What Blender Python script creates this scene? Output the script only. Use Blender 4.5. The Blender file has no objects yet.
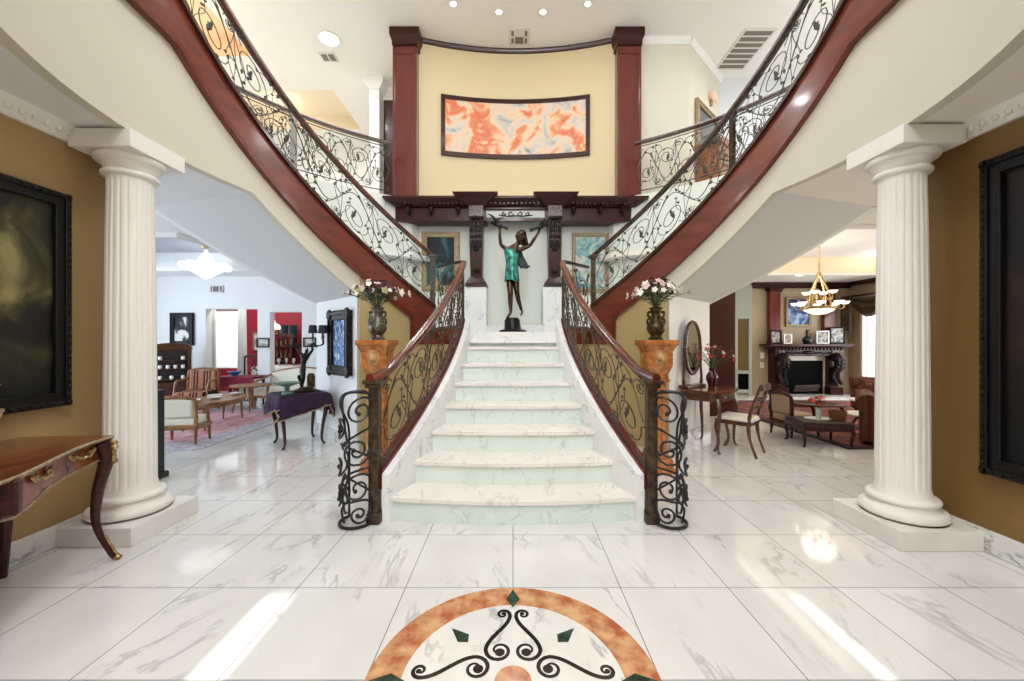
import bpy, bmesh, math, random
from mathutils import Vector, Matrix
from mathutils.geometry import tessellate_polygon
random.seed(7)
PI = math.pi
SC = bpy.context.scene
COL = SC.collection
F, CX, CY, H = 395.0, 513.0, 340.5, 1.38

def fl(x, y, z=0.0):
    """floor (height z) point seen at pixel x,y"""
    Y = (H - z) * F / (y - CY)
    return Vector(((x - CX) * Y / F, Y, z))
def at(x, y, Y):
    return Vector(((x - CX) * Y / F, Y, H + (CY - y) * Y / F))

# ------------------------------------------------------------------ materials
def lin(c):
    return tuple(((v / 255) / 12.92 if v / 255 <= .04045 else ((v / 255 + .055) / 1.055) ** 2.4) for v in c)
MATS = {}
def mat(name, rgb, rough=.5, metal=0., noise=0., scale=8., rgb2=None, emit=0., stretch=None, bump=0., coat=0., spec=.5, detail=4., lo=.35, hi=.65):
    if name in MATS: return MATS[name]
    m = bpy.data.materials.new(name); m.use_nodes = True
    nt = m.node_tree; b = nt.nodes['Principled BSDF']
    c1 = lin(rgb) + (1,)
    b.inputs['Base Color'].default_value = c1
    b.inputs['Roughness'].default_value = rough
    b.inputs['Metallic'].default_value = metal
    b.inputs['Specular IOR Level'].default_value = spec
    if coat: b.inputs['Coat Weight'].default_value = coat; b.inputs['Coat Roughness'].default_value = .08
    if rgb2 or noise:
        if not rgb2: rgb2 = tuple(max(0, v * (1 - noise)) for v in rgb)
        tc = nt.nodes.new('ShaderNodeTexCoord'); mp = nt.nodes.new('ShaderNodeMapping')
        nz = nt.nodes.new('ShaderNodeTexNoise'); cr = nt.nodes.new('ShaderNodeValToRGB')
        nz.inputs['Scale'].default_value = scale; nz.inputs['Detail'].default_value = detail
        if stretch: mp.inputs['Scale'].default_value = stretch
        nt.links.new(tc.outputs['Object'], mp.inputs['Vector']); nt.links.new(mp.outputs['Vector'], nz.inputs['Vector'])
        nt.links.new(nz.outputs['Fac'], cr.inputs['Fac'])
        cr.color_ramp.elements[0].position = lo; cr.color_ramp.elements[0].color = lin(rgb2) + (1,)
        cr.color_ramp.elements[1].position = hi; cr.color_ramp.elements[1].color = c1
        nt.links.new(cr.outputs['Color'], b.inputs['Base Color'])
        if bump:
            bp = nt.nodes.new('ShaderNodeBump'); bp.inputs['Strength'].default_value = bump; bp.inputs['Distance'].default_value = .01
            nt.links.new(nz.outputs['Fac'], bp.inputs['Height']); nt.links.new(bp.outputs['Normal'], b.inputs['Normal'])
    if emit:
        b.inputs['Emission Color'].default_value = c1; b.inputs['Emission Strength'].default_value = emit
    MATS[name] = m
    return m

def ramp_mat(name, stops, scale=3., rough=.5, detail=5., dist=1.0, stretch=None, spec=.3, zbias=0.):
    """mottled multi-colour paint"""
    m = bpy.data.materials.new(name); m.use_nodes = True
    nt = m.node_tree; b = nt.nodes['Principled BSDF']; b.inputs['Roughness'].default_value = rough
    b.inputs['Specular IOR Level'].default_value = spec
    tc = nt.nodes.new('ShaderNodeTexCoord'); mp = nt.nodes.new('ShaderNodeMapping')
    nz = nt.nodes.new('ShaderNodeTexNoise'); cr = nt.nodes.new('ShaderNodeValToRGB')
    nz.inputs['Scale'].default_value = scale; nz.inputs['Detail'].default_value = detail; nz.inputs['Distortion'].default_value = dist
    if stretch: mp.inputs['Scale'].default_value = stretch
    nt.links.new(tc.outputs['Object'], mp.inputs['Vector']); nt.links.new(mp.outputs['Vector'], nz.inputs['Vector'])
    if zbias:
        sp_ = nt.nodes.new('ShaderNodeSeparateXYZ'); ma = nt.nodes.new('ShaderNodeMath'); ma.operation = 'MULTIPLY_ADD'
        nt.links.new(tc.outputs['Object'], sp_.inputs[0]); nt.links.new(sp_.outputs[2], ma.inputs[0]); ma.inputs[1].default_value = zbias
        nt.links.new(nz.outputs['Fac'], ma.inputs[2]); nt.links.new(ma.outputs[0], cr.inputs['Fac'])
    else: nt.links.new(nz.outputs['Fac'], cr.inputs['Fac'])
    nt.links.new(cr.outputs['Color'], b.inputs['Base Color'])
    el = cr.color_ramp.elements
    while len(el) < len(stops): el.new(.5)
    for e, (p, c) in zip(el, stops): e.position = p; e.color = lin(c) + (1,)
    MATS[name] = m
    return m

def marble(name, base, vein, rough=.08, scale=1.0, tiles=False, vein_w=.035, cloud=(206, 205, 203), spec=.5):
    m = bpy.data.materials.new(name); m.use_nodes = True
    nt = m.node_tree; N = nt.nodes; L = nt.links; b = N['Principled BSDF']
    b.inputs['Roughness'].default_value = rough; b.inputs['Specular IOR Level'].default_value = spec
    tc = N.new('ShaderNodeTexCoord'); mp = N.new('ShaderNodeMapping')
    mp.inputs['Scale'].default_value = (scale * 1.6, scale * .75, scale); mp.inputs['Rotation'].default_value = (0, 0, .5)
    L.new(tc.outputs['Object'], mp.inputs['Vector'])
    src = mp.outputs['Vector']
    sep = None
    if tiles:
        sep = N.new('ShaderNodeSeparateXYZ'); L.new(tc.outputs['Object'], sep.inputs[0])
        def mth(op, a, bb=None, c=None):
            n = N.new('ShaderNodeMath'); n.operation = op
            for i, q in enumerate((a, bb, c)):
                if q is None: continue
                if isinstance(q, (int, float)): n.inputs[i].default_value = q
                else: L.new(q, n.inputs[i])
            return n.outputs[0]
        T = .6
        xs = mth('DIVIDE', mth('ADD', sep.outputs[0], 60 * T), T)
        ys = mth('DIVIDE', mth('ADD', sep.outputs[1], 60 * T - 2.205), T)
        fx, fy = mth('FRACT', xs), mth('FRACT', ys)
        dx = mth('MINIMUM', fx, mth('SUBTRACT', 1., fx)); dy = mth('MINIMUM', fy, mth('SUBTRACT', 1., fy))
        seam = mth('LESS_THAN', mth('MINIMUM', dx, dy), .0045)
        cid = mth('ADD', mth('MULTIPLY', mth('FLOOR', xs), 7.31), mth('MULTIPLY', mth('FLOOR', ys), 3.77))
        wn = N.new('ShaderNodeTexWhiteNoise'); wn.noise_dimensions = '1D'; L.new(cid, wn.inputs['W'])
        va = N.new('ShaderNodeVectorMath'); va.operation = 'MULTIPLY_ADD'
        L.new(wn.outputs['Color'], va.inputs[0]); va.inputs[1].default_value = (9, 9, 9); L.new(src, va.inputs[2])
        src = va.outputs[0]
    n1 = N.new('ShaderNodeTexNoise'); n1.inputs['Scale'].default_value = 1.15; n1.inputs['Detail'].default_value = 9; n1.inputs['Roughness'].default_value = .62; n1.inputs['Distortion'].default_value = 1.3
    L.new(src, n1.inputs['Vector'])
    r1 = N.new('ShaderNodeValToRGB')
    e = r1.color_ramp.elements
    e[0].position = .5 - vein_w; e[0].color = (0, 0, 0, 1); e[1].position = .5; e[1].color = (1, 1, 1, 1)
    e2 = e.new(.5 + vein_w); e2.color = (0, 0, 0, 1)
    L.new(n1.outputs['Fac'], r1.inputs['Fac'])
    n2 = N.new('ShaderNodeTexNoise'); n2.inputs['Scale'].default_value = 1.7; n2.inputs['Detail'].default_value = 5
    L.new(src, n2.inputs['Vector'])
    r2 = N.new('ShaderNodeValToRGB'); r2.color_ramp.elements[0].position = .38; r2.color_ramp.elements[1].position = .68
    r2.color_ramp.elements[0].color = lin(base) + (1,); r2.color_ramp.elements[1].color = lin(cloud) + (1,)
    L.new(n2.outputs['Fac'], r2.inputs['Fac'])
    n3 = N.new('ShaderNodeTexNoise'); n3.inputs['Scale'].default_value = 2.6; n3.inputs['Detail'].default_value = 2
    L.new(src, n3.inputs['Vector'])
    r3 = N.new('ShaderNodeValToRGB'); r3.color_ramp.elements[0].position = .45; r3.color_ramp.elements[1].position = .62
    L.new(n3.outputs['Fac'], r3.inputs['Fac'])
    mul = N.new('ShaderNodeMix'); mul.data_type = 'RGBA'; mul.blend_type = 'MULTIPLY'; mul.inputs['Factor'].default_value = 1
    L.new(r1.outputs['Color'], mul.inputs['A']); L.new(r3.outputs['Color'], mul.inputs['B'])
    mx = N.new('ShaderNodeMix'); mx.data_type = 'RGBA'
    L.new(mul.outputs['Result'], mx.inputs['Factor']); L.new(r2.outputs['Color'], mx.inputs['A'])
    mx.inputs['B'].default_value = lin(vein) + (1,)
    out = mx.outputs['Result']
    if tiles:
        m2 = N.new('ShaderNodeMix'); m2.data_type = 'RGBA'; L.new(seam, m2.inputs['Factor']); L.new(out, m2.inputs['A'])
        m2.inputs['B'].default_value = lin((140, 138, 134)) + (1,)
        out = m2.outputs['Result']
    L.new(out, b.inputs['Base Color'])
    MATS[name] = m
    return m

M_FLOOR = marble('marble_floor', (228, 226, 222), (186, 183, 179), .07, .85, True, .022, (218, 216, 212))
M_MARBLE = marble('marble_white', (240, 240, 237), (190, 193, 198), .18, 2.2, cloud=(230, 232, 233), vein_w=.025)
M_TREAD = marble('marble_tread', (240, 233, 226), (208, 200, 193), .12, 1.6, cloud=(234, 226, 219), vein_w=.022)
M_RISER = marble('marble_riser', (226, 236, 229), (194, 206, 198), .15, 2.0, cloud=(218, 230, 222), vein_w=.022)  # mint tint stands for a cast of the light, put into the colour
M_INLAY = marble('marble_inlay', (236, 233, 226), (180, 178, 175), .07, 1.5, cloud=(224, 222, 217))
M_BASEB = marble('marble_skirting', (228, 226, 222), (140, 142, 146), .15, 3, vein_w=.06)
M_CREAM = mat('cream_paint', (218, 208, 184), .6)
M_FASCIA = mat('fascia_paint', (212, 206, 188), .6)
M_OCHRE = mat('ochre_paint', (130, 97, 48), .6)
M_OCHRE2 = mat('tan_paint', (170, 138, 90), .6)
M_OLIVE = mat('olive_shaded_paint', (182, 160, 108), .6)  # darkened so the paint carries the shade under the stair
M_WHITE = mat('white_paint', (238, 238, 236), .6)
M_CEIL = mat('ceiling_paint', (246, 244, 241), .7)
M_HCEIL = mat('hall_ceiling_paint', (246, 238, 227), .7)
M_SOFF = mat('soffit_paint', (216, 216, 213), .7)
M_STAIRW = mat('stairwell_paint', (232, 236, 226), .6)
M_YELLOW = mat('yellow_paint', (228, 208, 166), .6)
M_GREIGE = mat('greige_paint', (176, 160, 132), .6)
M_UPW = mat('pale_upper_paint', (226, 222, 204), .6)
M_UPB = mat('cool_upper_paint', (222, 224, 228), .6)
M_PEACH = mat('peach_paint', (250, 216, 176), .7)
M_STEEL = mat('pale_steel', (186, 186, 184), .4, .5)
M_PLINTH = mat('cream_plinth_stone', (236, 233, 226), .3, noise=.05, scale=3)
M_PALEP = mat('pale_peach_paint', (250, 234, 208), .7)
M_RED = mat('red_paint', (150, 22, 40), .6)
M_COL = mat('column_plaster', (240, 236, 228), .5)
M_MAHOG = mat('mahogany', (120, 54, 36), .25, noise=.2, scale=3, stretch=(1, 1, 3), coat=.3)
M_MAHOG2 = mat('mahogany_red', (112, 42, 32), .25, noise=.14, scale=3, stretch=(4, 4, .5), coat=.3)
M_DARKW = mat('dark_mahogany', (66, 22, 15), .34, noise=.4, scale=10, stretch=(1, 1, 4), coat=.1, spec=.3)
M_CARVE = mat('carved_dark_wood', (30, 14, 10), .42, noise=.5, scale=40, bump=.6, spec=.25)
M_RAIL = mat('rail_wood', (112, 50, 34), .22, noise=.3, scale=6, coat=.5)
M_RAILD = mat('rail_wood_dark', (70, 32, 26), .25, noise=.3, scale=6, coat=.4)
M_IRON = mat('wrought_iron', (96, 94, 88), .45, .6, noise=.35, scale=20)
M_IRON2 = mat('wrought_iron_bronze', (92, 76, 58), .4, .7, noise=.4, scale=20)
M_LEAF = mat('iron_leaf', (82, 80, 72), .45, .6, noise=.3, scale=30)
M_BLACK = mat('black_iron', (26, 26, 26), .4)
M_BURL = mat('burl_veneer', (146, 72, 30), .25, noise=.4, scale=14, coat=.25, detail=8, spec=.3)
M_BURLTOP = mat('veneer_top', (128, 66, 28), .2, noise=.35, scale=3, stretch=(8, 1, 1), coat=.5)
M_WALNUT = mat('walnut', (96, 50, 30), .3, noise=.4, scale=8, stretch=(1, 1, 5), coat=.3)
M_GOLD = mat('gilt_bronze', (204, 176, 122), .3, .8, noise=.3, scale=40)
M_GILT = mat('gilt_frame', (186, 164, 126), .45, .3, noise=.3, scale=50)
M_BRONZE = mat('bronze_dark', (88, 64, 48), .24, .8, noise=.45, scale=14)
M_TEAL = mat('teal_patina', (78, 164, 146), .32, .4, rgb2=(26, 88, 84), scale=12)
M_ORANGE = mat('orange_marble', (200, 134, 74), .25, rgb2=(158, 86, 40), scale=14, detail=10)
M_RINGST = mat('orange_granite', (216, 170, 122), .12, rgb2=(176, 100, 66), scale=11, detail=12, lo=.38, hi=.62)
M_GREENST = mat('green_marble', (62, 84, 66), .1, noise=.4, scale=20)
M_PEWTER = mat('pewter', (118, 114, 100), .35, .8, noise=.4, scale=25, bump=.4)
M_DKBRZ = mat('aged_bronze_vase', (88, 72, 46), .38, .75, noise=.5, scale=25, bump=.4)
M_FRAMEB = mat('black_frame', (13, 12, 12), .45, spec=.25)
M_MIRROR = mat('mirror_glass', (200, 212, 212), .03, 1.0)
M_CREAMF = mat('cream_fabric', (236, 230, 212), .8)
M_GOLDW = mat('honey_wood', (166, 112, 60), .35, noise=.3, scale=10)
M_PURPLE = mat('purple_velvet', (52, 24, 62), .85, noise=.4, scale=6)
M_SHADE = mat('navy_shade', (30, 34, 52), .7)
M_PETW = mat('white_petal', (242, 236, 226), .6)
M_PETP = mat('plum_petal', (74, 30, 44), .6)
M_PETPK = mat('pink_petal', (216, 190, 188), .6)
M_BUD = mat('green_bud', (168, 164, 110), .6)
M_PETR = mat('red_petal', (196, 34, 40), .6)
M_PETO = mat('orange_petal', (222, 74, 36), .6)
M_GREEN = mat('leaf_green', (70, 84, 48), .6)
M_DKGREEN = mat('leaf_dark', (44, 54, 36), .6)
M_GLASSW = mat('lit_glass', (255, 246, 226), .4, emit=2.2)
M_CRYSTAL = mat('lit_crystal', (255, 255, 255), .3, emit=1.8)
M_BULB = mat('lit_bulb', (255, 250, 240), .4, emit=22.)
M_VENT = mat('vent_paint', (226, 222, 216), .5)
M_VENTD = mat('vent_slot', (120, 114, 106), .6)
M_DRAPE = mat('ivory_drape', (246, 244, 236), .8)
M_SWAG = mat('brown_swag', (92, 72, 52), .6, noise=.4, scale=9)
M_RUGR = mat('red_rug', (206, 176, 178), .95, rgb2=(196, 120, 124), scale=5, detail=8)
M_RUGB = mat('rug_border', (204, 196, 204), .95, noise=.2, scale=16)
M_RUGD = mat('dark_rug', (150, 74, 52), .95, rgb2=(62, 48, 70), scale=6, detail=8)
M_RUGK = mat('rug_dark_border', (56, 44, 48), .95, noise=.3, scale=14)
M_BLACKG = mat('firebox_black', (5, 5, 5), .8, spec=.1)
M_SILVER = mat('silver_frame', (190, 188, 184), .3, .8)
M_PAPER = mat('photo_paper', (214, 212, 208), .5, rgb2=(70, 68, 68), scale=14, detail=3)
M_SOFA = ramp_mat('sofa_stripe', [(.0, (60, 26, 22)), (.45, (92, 40, 30)), (.55, (104, 70, 42)), (.7, (70, 34, 28))], 3, .8, 1, 0, (14, .2, .2))
M_STRIPE = ramp_mat('striped_silk', [(.40, (40, 26, 24)), (.46, (176, 112, 84)), (.6, (190, 132, 100)), (.66, (50, 30, 26))], 2, .7, 0, 0, (9, .01, .01))

# ------------------------------------------------------------------ mesh builder
class MB:
    def __init__(s): s.v = []; s.f = []
    def add(s, vs, fs):
        o = len(s.v); s.v += [Vector(p) for p in vs]; s.f += [tuple(i + o for i in q) for q in fs]; return s
    def box(s, c, d, rz=0., rx=0., ry=0.):
        M = Matrix.Translation(c) @ Matrix.Rotation(rz, 4, 'Z') @ Matrix.Rotation(rx, 4, 'X') @ Matrix.Rotation(ry, 4, 'Y')
        x, y, z = d[0] / 2, d[1] / 2, d[2] / 2
        vs = [M @ Vector((a * x, b * y, e * z)) for e in (-1, 1) for a, b in ((-1, -1), (1, -1), (1, 1), (-1, 1))]
        return s.add(vs, [(0, 3, 2, 1), (4, 5, 6, 7), (0, 1, 5, 4), (1, 2, 6, 5), (2, 3, 7, 6), (3, 0, 4, 7)])
    def bb(s, x0, x1, y0, y1, z0, z1):
        return s.box(((x0 + x1) / 2, (y0 + y1) / 2, (z0 + z1) / 2), (x1 - x0, y1 - y0, z1 - z0))
    def tube(s, pts, r, n=6, caps=True, flat=1.0):
        pts = [Vector(p) for p in pts]
        k = len(pts)
        if k < 2: return s
        rs = r if isinstance(r, (list, tuple)) else [r] * k
        vs = []; up = None
        for i, p in enumerate(pts):
            t = (pts[min(i + 1, k - 1)] - pts[max(i - 1, 0)])
            if t.length < 1e-9: t = Vector((0, 0, 1))
            t.normalize()
            if up is None:
                a = Vector((0, 0, 1)) if abs(t.z) < .9 else Vector((1, 0, 0))
                up = (a - t * a.dot(t)).normalized()
            else:
                u2 = up - t * up.dot(t)
                up = u2.normalized() if u2.length > 1e-6 else up
            w = t.cross(up)
            for j in range(n):
                a = 2 * PI * j / n
                vs.append(p + up * (math.cos(a) * rs[i]) + w * (math.sin(a) * rs[i] * flat))
        fs = [(i * n + j, i * n + (j + 1) % n, (i + 1) * n + (j + 1) % n, (i + 1) * n + j) for i in range(k - 1) for j in range(n)]
        if caps: fs += [tuple(range(n - 1, -1, -1)), tuple((k - 1) * n + j for j in range(n))]
        return s.add(vs, fs)
    def lathe(s, prof, n=24, c=(0, 0, 0), rf=None, sx=1., sy=1.):
        c = Vector(c); vs = []
        for r, z in prof:
            for j in range(n):
                a = 2 * PI * j / n
                q = r * (rf(a, z) if rf else 1)
                vs.append(c + Vector((q * math.cos(a) * sx, q * math.sin(a) * sy, z)))
        k = len(prof)
        fs = [(i * n + j, i * n + (j + 1) % n, (i + 1) * n + (j + 1) % n, (i + 1) * n + j) for i in range(k - 1) for j in range(n)]
        fs += [tuple(range(n - 1, -1, -1)), tuple((k - 1) * n + j for j in range(n))]
        return s.add(vs, fs)
    def prism(s, poly, z0, z1, holes=()):
        loops = [list(poly)] + [list(h) for h in holes]
        tri = tessellate_polygon([[Vector((p[0], p[1], 0)) for p in L] for L in loops])
        flat = [p for L in loops for p in L]; n = len(flat)
        vs = [(p[0], p[1], z0) for p in flat] + [(p[0], p[1], z1) for p in flat]
        fs = [tuple(t) for t in tri] + [tuple(i + n for i in t) for t in tri]
        o = 0
        for L in loops:
            m = len(L)
            fs += [(o + i, o + (i + 1) % m, n + o + (i + 1) % m, n + o + i) for i in range(m)]
            o += m
        return s.add(vs, fs)
    def sweep(s, path, prof, closed=False):
        """profile (side, up) swept along path, up stays vertical"""
        P = [Vector(p) for p in path]; k = len(P); m = len(prof); vs = []
        for i, p in enumerate(P):
            if closed: t = P[(i + 1) % k] - P[i - 1]
            else: t = P[min(i + 1, k - 1)] - P[max(i - 1, 0)]
            t.z = 0
            if t.length < 1e-9: t = Vector((1, 0, 0))
            t.normalize(); sd = Vector((t.y, -t.x, 0))
            for a, b in prof: vs.append(p + sd * a + Vector((0, 0, b)))
        R = k if closed else k - 1
        fs = [(i * m + j, i * m + (j + 1) % m, ((i + 1) % k) * m + (j + 1) % m, ((i + 1) % k) * m + j) for i in range(R) for j in range(m)]
        if not closed: fs += [tuple(range(m - 1, -1, -1)), tuple((k - 1) * m + j for j in range(m))]
        return s.add(vs, fs)
    def strip(s, A, B, C, D):
        """closed tube of four polylines (section A,B,C,D)"""
        k = len(A); vs = []
        for i in range(k): vs += [A[i], B[i], C[i], D[i]]
        fs = [(i * 4 + j, i * 4 + (j + 1) % 4, i * 4 + 4 + (j + 1) % 4, i * 4 + 4 + j) for i in range(k - 1) for j in range(4)]
        fs += [(3, 2, 1, 0), tuple((k - 1) * 4 + j for j in range(4))]
        return s.add(vs, fs)
    def ell(s, c, r, n=8, m=5, R=None):
        c = Vector(c); vs = []; fs = []
        if not isinstance(r, (tuple, list)): r = (r, r, r)
        def T(p):
            p = Vector(p); 
            return c + (R @ p if R is not None else p)
        vs.append(T((0, 0, -r[2])))
        for i in range(1, m):
            ph = -PI / 2 + PI * i / m
            for j in range(n):
                a = 2 * PI * j / n
                vs.append(T((r[0] * math.cos(ph) * math.cos(a), r[1] * math.cos(ph) * math.sin(a), r[2] * math.sin(ph))))
        vs.append(T((0, 0, r[2])))
        for j in range(n): fs.append((0, 1 + (j + 1) % n, 1 + j))
        for i in range(m - 2):
            for j in range(n):
                a = 1 + i * n + j; b = 1 + i * n + (j + 1) % n
                fs.append((a, b, b + n, a + n))
        e = len(vs) - 1; o = 1 + (m - 2) * n
        for j in range(n): fs.append((e, o + j, o + (j + 1) % n))
        return s.add(vs, fs)
    def build(s, name, m, parent=None, smooth=40, bevel=0., seg=1):
        me = bpy.data.meshes.new(name); me.from_pydata([tuple(p) for p in s.v], [], s.f)
        bm = bmesh.new(); bm.from_mesh(me)
        bmesh.ops.recalc_face_normals(bm, faces=bm.faces)
        if smooth:
            ca = math.radians(smooth)
            for f in bm.faces: f.smooth = True
            for e in bm.edges:
                e.smooth = len(e.link_faces) == 2 and e.calc_face_angle(0) < ca
        bm.to_mesh(me); bm.free()
        o = bpy.data.objects.new(name, me); COL.objects.link(o); me.materials.append(m)
        if parent is not None: o.parent = parent
        if bevel:
            b = o.modifiers.new('bevel', 'BEVEL'); b.width = bevel; b.segments = seg; b.limit_method = 'ANGLE'; b.angle_limit = math.radians(40)
        return o

def tag(o, label, cat, group=None, kind=None):
    o['label'] = label; o['category'] = cat
    if group: o['group'] = group
    if kind: o['kind'] = kind
    return o
def thing(name, label, cat, loc=(0, 0, 0), rz=0., group=None, kind=None):
    o = bpy.data.objects.new(name, None); COL.objects.link(o); o.empty_display_size = .1
    o.location = loc; o.rotation_euler = (0, 0, rz)
    return tag(o, label, cat, group, kind)
def struct(o): o['kind'] = 'structure'; return o

def bez(p0, p1, p2, p3, n=12):
    p0, p1, p2, p3 = map(Vector, (p0, p1, p2, p3)); r = []
    for i in range(n + 1):
        t = i / n; u = 1 - t
        r.append(p0 * u**3 + p1 * 3 * u * u * t + p2 * 3 * u * t * t + p3 * t**3)
    return r
def poly_smooth(pts, n=8):
    """catmull-rom through pts"""
    P = [Vector(p) for p in pts]; r = []
    for i in range(len(P) - 1):
        a = P[max(i - 1, 0)]; b = P[i]; c = P[i + 1]; d = P[min(i + 2, len(P) - 1)]
        for j in range(n):
            t = j / n
            r.append(.5 * ((2 * b) + (c - a) * t + (2 * a - 5 * b + 4 * c - d) * t * t + (3 * b - a - 3 * c + d) * t**3))
    r.append(P[-1]); return r
def lerp(a, b, t): return a + (b - a) * t
def skin(name, joints, bones, m, parent=None, root=0, sub=2):
    """one continuous body grown over a skeleton: joints {name:(xyz, radius)}"""
    keys = list(joints); me = bpy.data.meshes.new(name)
    me.from_pydata([joints[k][0] for k in keys], [(keys.index(a), keys.index(b)) for a, b in bones], [])
    o = bpy.data.objects.new(name, me); COL.objects.link(o)
    md = o.modifiers.new('skin', 'SKIN'); md.use_smooth_shade = True
    for i, k in enumerate(keys):
        r = joints[k][1]; sv = me.skin_vertices[0].data[i]
        sv.radius = (r, r) if not isinstance(r, tuple) else r
        sv.use_root = (i == root)
    sb = o.modifiers.new('sub', 'SUBSURF'); sb.levels = sub; sb.render_levels = sub
    dg = bpy.context.evaluated_depsgraph_get(); dg.update()
    nm = bpy.data.meshes.new_from_object(o.evaluated_get(dg))
    o.modifiers.clear(); o.data = nm; nm.materials.clear(); nm.materials.append(m)
    for p in nm.polygons: p.use_smooth = True
    if parent is not None: o.parent = parent
    return o
# ------------------------------------------------------------------ architecture
YC = 3.05
FLZ, LANDZ, ZC, TOPZ = 3.95, 1.49, 2.84, 7.2
A1, AS, AW, AE = 66.0, 17.6, 44.3, 58.5
def cp(s, R, deg, z): 
    a = math.radians(deg); return Vector((s * R * math.cos(a), YC + R * math.sin(a), z))
def zt(d): return 4.11 - (.0344 * d if d > 0 else 0)
def zb(d): return zt(d) - .41
def zs(d): return ZC - (.0335 * (d - AS) if d > AS else 0)
def rng(a, b, step): 
    n = max(1, int(math.ceil(abs(b - a) / step))); return [a + (b - a) * i / n for i in range(n + 1)]
def hexa(mb, b, t):
    """frustum: b,t = (x0,x1,y0,y1,z)"""
    vs = [(b[0], b[2], b[4]), (b[1], b[2], b[4]), (b[1], b[3], b[4]), (b[0], b[3], b[4]),
          (t[0], t[2], t[4]), (t[1], t[2], t[4]), (t[1], t[3], t[4]), (t[0], t[3], t[4])]
    return mb.add(vs, [(0, 3, 2, 1), (4, 5, 6, 7), (0, 1, 5, 4), (1, 2, 6, 5), (2, 3, 7, 6), (3, 0, 4, 7)])
def cwall(s, R0, R1, ths, lo, hi, R0b=None, R1b=None):
    """curved wall; optional different radii at the bottom"""
    fb0 = R0b or (lambda d: R0); fb1 = R1b or (lambda d: R1)
    A = [cp(s, fb0(d), d, lo(d)) for d in ths]; B = [cp(s, fb1(d), d, lo(d)) for d in ths]
    C = [cp(s, R1, d, hi(d)) for d in ths]; D = [cp(s, R0, d, hi(d)) for d in ths]
    return MB().strip(A, B, C, D)
def wall(name, m, p, q, z0, z1, t=.12, holes=()):
    """straight wall p->q (xy), thickness t to the left of travel, holes = (u0,u1,z0,z1) along it"""
    p = Vector((p[0], p[1], 0)); q = Vector((q[0], q[1], 0)); d = q - p; L = d.length; d.normalize(); nrm = Vector((-d.y, d.x, 0))
    outer = [(0, z0), (L, z0), (L, z1), (0, z1)]
    hl = [[(a, c), (b, c), (b, e), (a, e)] for a, b, c, e in holes]
    mb = MB().prism(outer, 0, t, hl)
    mb.v = [p + d * v.x + nrm * v.z + Vector((0, 0, v.y)) for v in mb.v]
    return struct(mb.build(name, m, smooth=0))

# floor
struct(MB().bb(-9, 8.7, -2.6, 13, -.12, 0).build('floor', M_FLOOR, smooth=0))
# lower ceilings, left and right (ring around the stair opening)
def ceil_poly(s, xo):
    P = [cp(s, 2.69, d, 0) for d in rng(-70, AS, 3)] + [cp(s, 4.25, d, 0) for d in rng(AS, 66, 5)]
    P += [Vector((s * 1.5, 7.4, 0)), Vector((s * 1.5, 13, 0)), Vector((xo, 13, 0)), Vector((xo, -2.6, 0))]
    return [(p.x, p.y) for p in P]
RTRAY = [(4.2, 5.0), (7.9, 5.0), (7.9, 8.5), (4.2, 8.5)]
LTRAY = [(-7.6, 5.4), (-4.6, 5.4), (-4.6, 8.0), (-7.6, 8.0)]
for s, xo, tray, nm in ((-1, -9, LTRAY, 'left'), (1, 8.7, RTRAY, 'right')):
    struct(MB().prism(ceil_poly(s, xo), ZC, ZC + .08, [tray]).build('ceiling', M_HCEIL if s > 0 else M_WHITE, smooth=0))
    x0, x1, y0, y1 = tray[0][0], tray[1][0], tray[0][1], tray[2][1]
    mb = MB()
    for a, b, c, d in ((x0 - .03, x0 + .006, y0, y1), (x1 - .006, x1 + .03, y0, y1), (x0, x1, y0 - .03, y0 + .006), (x0, x1, y1 - .006, y1 + .03)): mb.bb(a, b, c, d, ZC - .004, ZC + .32)
    struct(mb.build('ceiling', M_PALEP if s > 0 else M_WHITE, smooth=0))
    struct(MB().bb(x0 - .05, x1 + .05, y0 - .05, y1 + .05, ZC + .32, ZC + .36).build('ceiling', M_CEIL if s > 0 else mat('dimmed_tray_white', (168, 170, 176), .7), smooth=0))  # left tray top greyed in colour to hold down its brightness
    mb = MB()
    mb.sweep([(x0, y0, ZC), (x1, y0, ZC), (x1, y1, ZC), (x0, y1, ZC)], [(0, -.05), (.10, -.02), (.10, .002), (0, .002)], True)
    struct(mb.build('trim_%d' % (1 if s < 0 else 2), M_CEIL, smooth=0))
    # floor slab of the upper storey
    P = [cp(s, 2.72, d, 0) for d in rng(-70, 0, 5)] + [cp(s, 4.52, d, 0) for d in rng(0, 60, 5)]
    P += [Vector((s * 2.25, 7.6, 0)), Vector((s * 2.25, 13, 0)), Vector((s * 9, 13, 0)), Vector((s * 9, -2.6, 0))]
    struct(MB().prism([(p.x, p.y) for p in P], FLZ - .12, FLZ).build('floor', M_CREAMF, smooth=0))
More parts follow.
